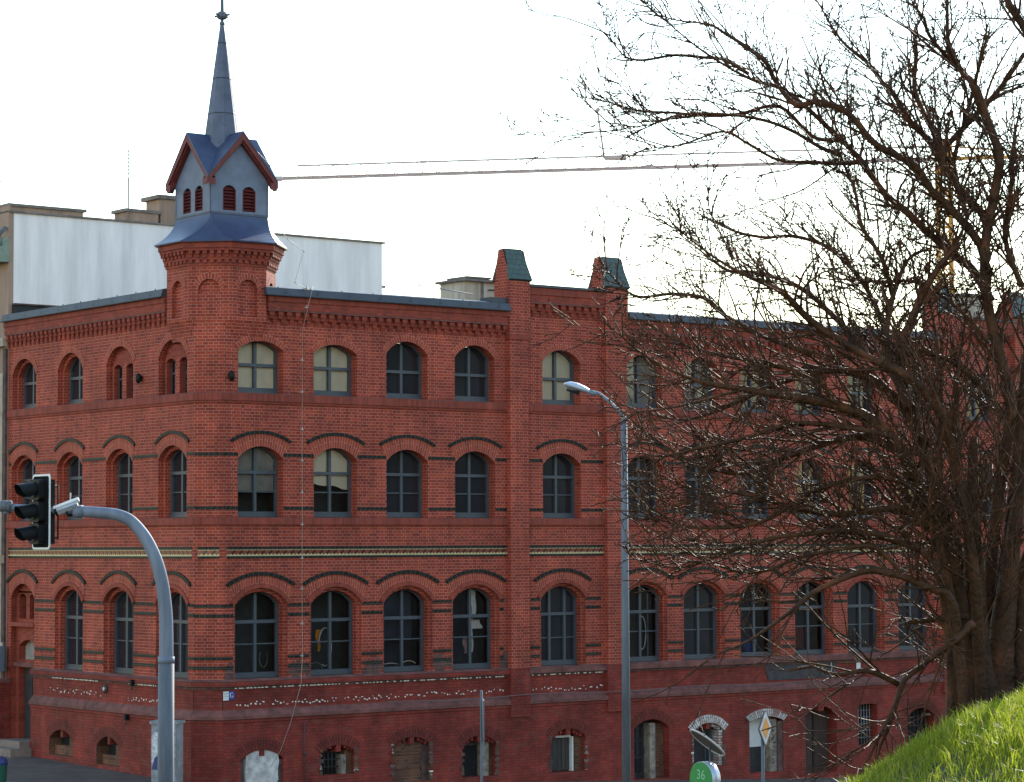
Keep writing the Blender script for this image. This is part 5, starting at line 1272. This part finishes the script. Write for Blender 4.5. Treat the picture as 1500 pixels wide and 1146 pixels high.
# green drum sign
D = 36; p = at(1035, 1141, D); zb = gz(p); G = empty('drum_sign', (p.x, p.y, zb)); tag(G, 'green round drum sign with white lettering and a silver rim on a post', 'sign'); h = p.z - zb
ax = Vector((-.80, -.60, 0)).normalized(); sdv = Vector((-ax.y, ax.x, 0)) * -1; c0 = Vector((0, 0, h))
mb = MB(); mb.tube([c0 + ax * .10, c0 - ax * .05], .245, 'lamp_shell', 40); drm = mb.build('drum', G)
for k in (1, -1):
    mb = MB(); mb.tube([c0 + ax * (.095 if k == 1 else -.045), c0 + ax * (.106 if k == 1 else -.056)], .239, 'green_sign', 40); fc = mb.build('face', drm)
    if k == 1:
        fd = bpy.data.curves.new('lettering', 'FONT'); fd.body = '36'; fd.size = .19; fd.align_x = 'CENTER'; fd.extrude = .002; fd.resolution_u = 4
        ft = bpy.data.objects.new('lettering_curve', fd); me = bpy.data.meshes.new_from_object(ft); bpy.data.objects.remove(ft); bpy.data.curves.remove(fd)
        me.materials.clear(); me.materials.append(M['letter_green']); fo = bpy.data.objects.new('lettering', me); COL.objects.link(fo); fo.parent = drm
        xx = Vector((0, 0, 1)).cross(ax).normalized(); mt = Matrix((( xx.x, 0, ax.x), (xx.y, 0, ax.y), (xx.z, 1, ax.z))).to_4x4(); mt.translation = c0 + ax * .107 + Vector((0, 0, .0)); fo.matrix_local = mt
mb = MB(); mb.tube([(0, 0, 0), (0, 0, h - .29)], .035, 'galv_dark', 10); mb.build('pole', G)
# cabinet by the corner
p = at(245, 1095, 53.4); lx, ly = to_local(p); zb = street_z(lx, ly) + .13
CB = empty('utility_cabinet', to_world(lx, ly, zb), ANG + math.radians(-52)); tag(CB, 'grey utility cabinet with torn posters and graffiti against the brick corner', 'cabinet')
mb = MB(); mb.box(WA, -.29, .29, -.2, .2, 0, .10, 'concrete_dark'); mb.box(WA, -.28, .28, -.19, .19, .10, 1.36, 'cabinet'); mb.build('body', CB); mb = MB(); mb.box(WA, -.31, .31, -.22, .22, 1.36, 1.42, 'cabinet'); mb.build('lid', CB)
for s0, s1 in ((-.27, -.005), (.005, .27)):
    mb = MB(); mb.box(WA, s0, s1, .19, .205, .16, 1.32, 'cabinet'); mb.build('door', CB)
mb = MB(); R = random.Random(2)
mb.poly([(-.27, -.208, .55), (-.10, -.208, .5), (-.12, -.208, .8), (-.06, -.208, 1.15), (-.2, -.208, 1.2), (-.27, -.208, 1.1)], 'poster'); mb.build('poster', CB)
mb = MB(); mb.poly([(-.26, -.210, .42), (-.11, -.210, .40), (-.10, -.210, .72), (-.2, -.210, .66)], 'blue_bin'); mb.build('poster', CB)
mb = MB()
for i in range(14): x = R.uniform(.12, .24); z = R.uniform(.5, 1.25); mb.tube([(x, -.209, z), (x + R.uniform(-.06, .06), -.209, z + R.uniform(-.1, .1))], .006, 'graffiti', 4)
mb.build('graffiti', CB)
# litter bin at the left edge
p = at(-4, 1126, 53.2); lx, ly = to_local(p); BN = empty('litter_bin', (p.x, p.y, street_z(lx, ly) + .13)); tag(BN, 'dark green litter bin with a blue lid on the pavement at the left edge', 'bin')
mb = MB(); mb.lathe([(0, .02), (.17, .02), (.19, .1), (.21, .50), (.21, .52), (0, .52)], 'green_bin', (0, 0), 20, 0, True); mb.build('body', BN); mb = MB(); mb.lathe([(.215, .50), (.22, .54), (.19, .62), (.1, .66), (0, .67)], 'blue_bin', (0, 0), 20, 0, True); mb.build('lid', BN)

# ------------------------------------------------------------------ the bare tree on the bank
def build_tree():
    D0 = 14.0; R = random.Random(21)
    base = at(1440, 1060, D0); bz = bank_z(base.x, base.y)
    TR = empty('bare_tree', (base.x, base.y, bz)); tag(TR, 'bare many stemmed thorny tree spreading over the right of the brick factory', 'tree')
    org = Vector((base.x, base.y, bz))
    P = lambda u, v, dd=0.0: at(u, v, D0 + dd) - org
    px = D0 / F_PX
    trunk = MB(); limbs = MB(); twigs = MB(); spurs = MB()
    def wob(pts, n=4):
        """smooth polyline through the traced points"""
        out = []
        for i in range(len(pts) - 1):
            p0 = pts[max(i - 1, 0)]; p1 = pts[i]; p2 = pts[i + 1]; p3 = pts[min(i + 2, len(pts) - 1)]
            for k in range(n):
                t = k / n; out.append(0.5 * ((2 * p1) + (p2 - p0) * t + (2 * p0 - 5 * p1 + 4 * p2 - p3) * t * t + (3 * p1 - p0 - 3 * p2 + p3) * t ** 3))
        out.append(pts[-1]); return out
    # trunk: a fluted bundle of stems fused at the foot
    for (u0, u1, dd, r0, r1) in ((1438, 1428, 0, 30, 8), (1464, 1476, .05, 26, 8), (1495, 1502, .15, 28, 9), (1520, 1540, .2, 26, 9)):
        pts = wob([Vector((P(u0, 1060, dd).x, P(u0, 1060, dd).y, -.25)), P(u0, 1020, dd), P((u0 + u1) / 2 + R.uniform(-6, 6), 950, dd), P(u1, 860, dd), P(u1 + (u1 - 1440) * .35, 760, dd * 1.5), P(u1 + (u1 - 1440) * .6 + R.uniform(-14, 14), 640, dd * 2)], 5)
        n = len(pts); rr = [(r0 * 1.25 + (r1 * .72 - r0 * 1.25) * (i / (n - 1)) ** .8) * px * (1 + .07 * R.uniform(-1, 1)) for i in range(n)]
        trunk.tube(pts, rr, 'bark', 14)
    traced = [   # (start radius px, end radius px, depth start, depth end, points)
        (15, 3.5, 0, -.5, [(1400, 840), (1375, 780), (1345, 715), (1318, 660), (1285, 620), (1230, 595), (1160, 580), (1090, 572), (1020, 555), (950, 520), (885, 470)]),
        (13, 6, .1, .3, [(1410, 850), (1388, 770), (1362, 690), (1340, 620), (1322, 560), (1318, 510), (1335, 470), (1352, 435), (1375, 395), (1398, 360), (1420, 320), (1440, 270)]),
        (11, 3, 0, .6, [(1335, 600), (1305, 530), (1300, 485), (1308, 430), (1335, 375), (1375, 360)]),
        (12, 5, -.1, -.4, [(1430, 850), (1415, 770), (1402, 690), (1385, 620), (1340, 560), (1270, 520), (1190, 470), (1143, 428), (1092, 402), (1040, 370), (985, 330)]),
        (17, 9, .1, .5, [(1470, 850), (1480, 780), (1490, 700), (1497, 610), (1505, 500), (1520, 380), (1530, 250)]),
        (12, 8, .2, .4, [(1450, 830), (1470, 700), (1478, 600), (1470, 520), (1455, 470), (1446, 400), (1447, 340), (1458, 280), (1462, 230), (1444, 167), (1426, 131), (1408, 99), (1392, 65), (1388, 0), (1386, -60)]),
        (10, 3, .4, .9, [(1450, 440), (1425, 395), (1400, 372), (1370, 350), (1330, 315), (1303, 288), (1280, 262), (1258, 235), (1230, 207), (1180, 162), (1142, 130), (1095, 110), (1034, 78), (985, 37), (938, -5)]),
        (10, 3, .4, .2, [(1446, 380), (1415, 340), (1390, 300), (1363, 275), (1337, 241), (1285, 209), (1245, 167), (1201, 150), (1168, 152), (1136, 118), (1121, 89), (1089, 68), (1061, 47), (1037, 34), (982, 23), (943, 3)]),
        (9, 3, .5, 1.1, [(1455, 330), (1420, 290), (1384, 240), (1360, 204), (1332, 173), (1306, 136), (1295, 118), (1272, 97), (1230, 55), (1196, 3), (1170, -40)]),
        (7, 3, .5, .8, [(1384, 235), (1374, 204), (1350, 162), (1337, 128), (1342, 78), (1340, 47), (1350, 21), (1350, -20)]),
        (6, 2.5, .5, .3, [(1408, 99), (1392, 84), (1363, 52), (1347, 24), (1310, -10)]),
        (7, 5, .6, .8, [(1380, 220), (1392, 207), (1440, 155), (1463, 133), (1500, 84), (1540, 30)]),
        (9, 7, .3, .3, [(1540, 120), (1505, 45), (1482, 5), (1465, -40)]),
        (8, 2.5, -.2, -.6, [(1375, 790), (1330, 750), (1290, 745), (1238, 752), (1175, 746), (1119, 733), (1075, 722), (1010, 715), (950, 690)]),
        (7, 2, -.3, -.7, [(1370, 830), (1310, 790), (1240, 779), (1180, 780), (1125, 789), (1059, 809), (1000, 832), (940, 822)]),
        (8, 2, -.3, -.9, [(1395, 880), (1350, 858), (1324, 844), (1279, 834), (1234, 847), (1196, 866), (1154, 898), (1100, 936), (1050, 962), (1005, 990)]),
        (6, 3, -.2, -.3, [(1420, 900), (1390, 908), (1360, 910), (1325, 912), (1345, 930)]),
        (7, 3, -.4, -.6, [(1425, 915), (1400, 935), (1373, 961), (1335, 985), (1318, 1005), (1306, 1055), (1285, 1100), (1280, 1140)]),
        (6, 2, -.4, -.5, [(1318, 1000), (1270, 985), (1220, 985), (1160, 960)]),
        (6, 2, .1, .4, [(1378, 740), (1379, 650), (1378, 560), (1370, 480), (1350, 420)]),
        (6, 2, .2, .5, [(1400, 740), (1401, 640), (1400, 560), (1410, 480), (1420, 420)]),
        (8, 2.5, 0, -.3, [(1320, 660), (1270, 640), (1210, 650), (1150, 670), (1090, 690), (1020, 680), (960, 640), (905, 600)]),
        (8, 2.5, .2, .5, [(1340, 620), (1290, 560), (1220, 545), (1140, 560), (1060, 600), (1000, 615), (930, 600)]),
        (7, 2, .1, .7, [(1270, 520), (1218, 459), (1168, 420), (1110, 400), (1064, 395), (1010, 360), (965, 320)]),
        (6, 2, 0, .2, [(1190, 520), (1120, 495), (1064, 465), (1036, 437), (985, 432), (935, 432), (905, 412), (880, 385)]),
        (6, 2, .4, .6, [(1300, 480), (1265, 420), (1218, 365), (1168, 346), (1120, 345), (1080, 343), (1050, 320), (1035, 290)]),
        (5, 2, .7, .7, [(1230, 207), (1190, 200), (1142, 154), (1080, 165), (1040, 168), (990, 165), (940, 163), (900, 152), (870, 140)]),
        (5, 2, .6, .5, [(1230, 230), (1200, 217), (1160, 190), (1120, 178), (1060, 170), (1000, 170), (950, 180), (895, 182)]),
        (4.5, 2, .8, 1.0, [(1095, 110), (1060, 90), (1030, 82), (985, 80), (940, 84), (912, 78), (890, 55)]),
        (5, 2, .7, .4, [(1260, 240), (1230, 238), (1190, 240), (1140, 235), (1095, 210), (1060, 195), (1000, 208), (945, 217)]),
        (6, 2, .4, .3, [(1310, 430), (1290, 380), (1262, 330), (1250, 280), (1240, 240), (1215, 190)]),
        (6, 2, .5, .4, [(1420, 320), (1400, 250), (1410, 190), (1430, 120), (1440, 50), (1435, -20)]),
        (7, 3, .3, .6, [(1500, 420), (1475, 350), (1480, 280), (1490, 200), (1500, 140)]),
        (6, 2.5, .3, .1, [(1490, 640), (1460, 590), (1430, 560), (1395, 530), (1350, 520), (1300, 500), (1240, 490)]),
        (5, 2, -.3, -.9, [(1345, 715), (1280, 700), (1200, 720), (1130, 760), (1070, 775), (1000, 770), (930, 745)]),
        (5, 2, -.3, -.6, [(1300, 640), (1230, 625), (1160, 620), (1090, 640), (1030, 655), (960, 668), (900, 650)]),
        (5, 2, -.2, .0, [(1230, 595), (1190, 560), (1130, 535), (1060, 520), (1000, 500), (945, 470)]),
        (4.5, 1.6, -.5, -.8, [(1324, 844), (1280, 800), (1230, 805), (1170, 820), (1110, 838), (1050, 830), (990, 800)]),
        (5, 2, .3, .4, [(1445, 500), (1420, 470), (1390, 440), (1340, 410), (1290, 415), (1240, 400), (1190, 380)]),
    ]
    cnt = [0]; ZLOW = P(1200, 500).z
    def spur(p, dirv, k=1.0):
        L = R.uniform(.008, .026) * k; v_ = (dirv + Vector((R.uniform(-1, 1), R.uniform(-1, 1), R.uniform(-1, 1)))).normalized()
        spurs.tube([p, p + v_ * L], [.0044, .0026], 'bark', 3, cap=False)
    def twig(p, dirv, L, r, level):
        n = max(4, int(L / .05)); pts = [p]; d_ = dirv.normalized(); cur = p
        low = p.z < ZLOW; bend = Vector((R.uniform(-1, 1), R.uniform(-1, 1), R.uniform(-.4, 1.0))) * .10; L = L * (1.25 if low else 1.0); jit = .07 if low else .14
        for i in range(n):
            d_ = (d_ + bend + Vector((R.uniform(-1, 1), R.uniform(-1, 1), R.uniform(-1, 1))) * jit).normalized(); cur = cur + d_ * (L / n); pts.append(cur)
        rr = [max(r * (1 - .60 * i / n), .0026) for i in range(n + 1)]
        (twigs if level >= 2 else limbs).tube(pts, rr, 'bark', 5 if r > .006 else 4, cap=False); cnt[0] += 1
        for i in range(1, n + 1):
            if R.random() < (.22 if pts[i].z > ZLOW else .06): spur(pts[i], Vector((0, 0, .3)))
        if level < 3:
            m = max(2, int(L / ((.085 if level == 1 else .11) * (1.35 if low else 1.25))))
            for k in range(m):
                t = R.uniform(.15, 1.0); i = min(int(t * n), n - 1); q = pts[i].lerp(pts[i + 1], t * n - i)
                dd = (pts[i + 1] - pts[i]).normalized(); side = Vector((R.uniform(-1, 1), R.uniform(-1, 1), R.uniform(-1, 1))); side = (side - dd * side.dot(dd)).normalized()
                l2 = max(L * R.uniform(.25, .62) * (1.1 - .5 * t), .05)
                if l2 > .03: twig(q, dd * R.uniform(.5, 1.1) + side * R.uniform(.5, .95) + Vector((0, 0, .12)), l2, max(rr[i] * .66, .0028), level + 1)
    centre = P(1440, 820)
    for r0, r1, d0, d1, pl in traced:
        if 780 < pl[0][1] < 895 and pl[0][0] > 1360 and r0 > 5.5:      # stems rise from the foot of the tree
            u_, v_ = pl[0]; pl = [(1440 + (u_ - 1430) * .75, 1062), ((u_ * .6 + 1436 * .4) + R.uniform(-8, 8), 955)] + pl; r0 *= 1.15; r1 *= 1.0; stem = True
        else: stem = False
        m = len(pl); pts = wob([P(u, v, d0 + (d1 - d0) * i / (m - 1)) + Vector((R.uniform(-.012, .012), R.uniform(-.05, .05), R.uniform(-.012, .012))) for i, (u, v) in enumerate(pl)], 5)
        n = len(pts); rr = [((r0 + (r1 - r0) * (i / (n - 1)) ** .75) * (.74 if pl[-1][1] < 420 else .9)) * px * min(1.0, .22 + 2.6 * (1 - i / (n - 1))) for i in range(n)]
        rr = [q * (1 + .06 * R.uniform(-1, 1)) for q in rr]
        (trunk if stem else limbs).tube(pts, rr, 'bark', 9 if r0 > 6 else 7)
        acc = 0.0; total = sum((pts[i + 1] - pts[i]).length for i in range(n - 1)); run = 0
        for i in range(n - 1):
            seg = pts[i + 1] - pts[i]; run += seg.length; acc += seg.length
            for _k in range(4 if pts[i].z > ZLOW else 1): spur(pts[i] + seg * R.random(), seg.normalized(), 1.2)
            if run / total < (.22 if stem else .08): acc = 0; continue
            STEP = .046 if (q0z := pts[i].z) < P(1200, 470).z else .037
            while acc > STEP:
                acc -= STEP * R.uniform(.8, 1.3)
                if pts[i].z < P(1200, 840).z and R.random() < .6: continue
                q = pts[i] + seg * R.random(); dd = seg.normalized(); side = Vector((R.uniform(-1, 1), R.uniform(-.9, .9), R.uniform(-1, 1))); side = (side - dd * side.dot(dd)).normalized()
                out = (q - centre).normalized(); t = run / total
                low = q.z < P(1200, 480).z
                wq = org + q; uq = 750 + F_PX * wq.x / wq.y; vq = 785 - F_PX * (wq.z - CZ) / wq.y
                if vq < 230 and R.random() < .38: continue
                L = R.uniform(.16, .62) * (1.0 - .35 * t) * (1.2 if vq < 230 else 1.0)
                if uq < 985 and vq > 440: L *= .45
                if R.random() < .12: L *= 1.5
                twig(q, dd * .75 + side * R.uniform(.45, .9) + out * .25 + Vector((0, 0, .10 if not low else .02)), L, min(max(rr[i] * .45, .0044), .0085), 2 if R.random() < .5 else 1)
    # long water shoots hanging and rising near the edge
    for _ in range(40):
        u = R.uniform(910, 1180); v_ = R.uniform(560, 800); p0 = P(u, v_, R.uniform(-.9, .2))
        dv = Vector((R.uniform(-.6, -.1), R.uniform(-.2, .2), R.uniform(.5, 1.0))); twig(p0 + Vector((.1, 0, -.15)), dv, R.uniform(.15, .38), .0042, 3)
    for _ in range(120):
        v_ = R.uniform(640, 1010); u = R.gauss(1430 - (1000 - v_) * .12, 38 + (1000 - v_) * .10)
        twig(P(u, v_, R.uniform(-.45, .1)), Vector((R.uniform(-.7, .5), R.uniform(-.3, .1), R.uniform(.3, 1.0))), R.uniform(.15, .65), R.uniform(.0025, .0055), 2)
    for _ in range(150):
        p0 = P(R.uniform(1250, 1520), R.uniform(150, 470), R.uniform(.1, 1.0)); twig(p0, Vector((R.uniform(-.9, .5), R.uniform(-.3, .3), R.uniform(-.2, 1.0))), R.uniform(.2, .6), R.uniform(.003, .005), 1)
    trunk.build('trunk', TR); limbs.build('branches', TR); twigs.build('twigs', TR); spurs.build('thorns', TR)
    print('tree twigs', cnt[0], 'faces', len(trunk.f) + len(limbs.f) + len(twigs.f) + len(spurs.f))
build_tree()
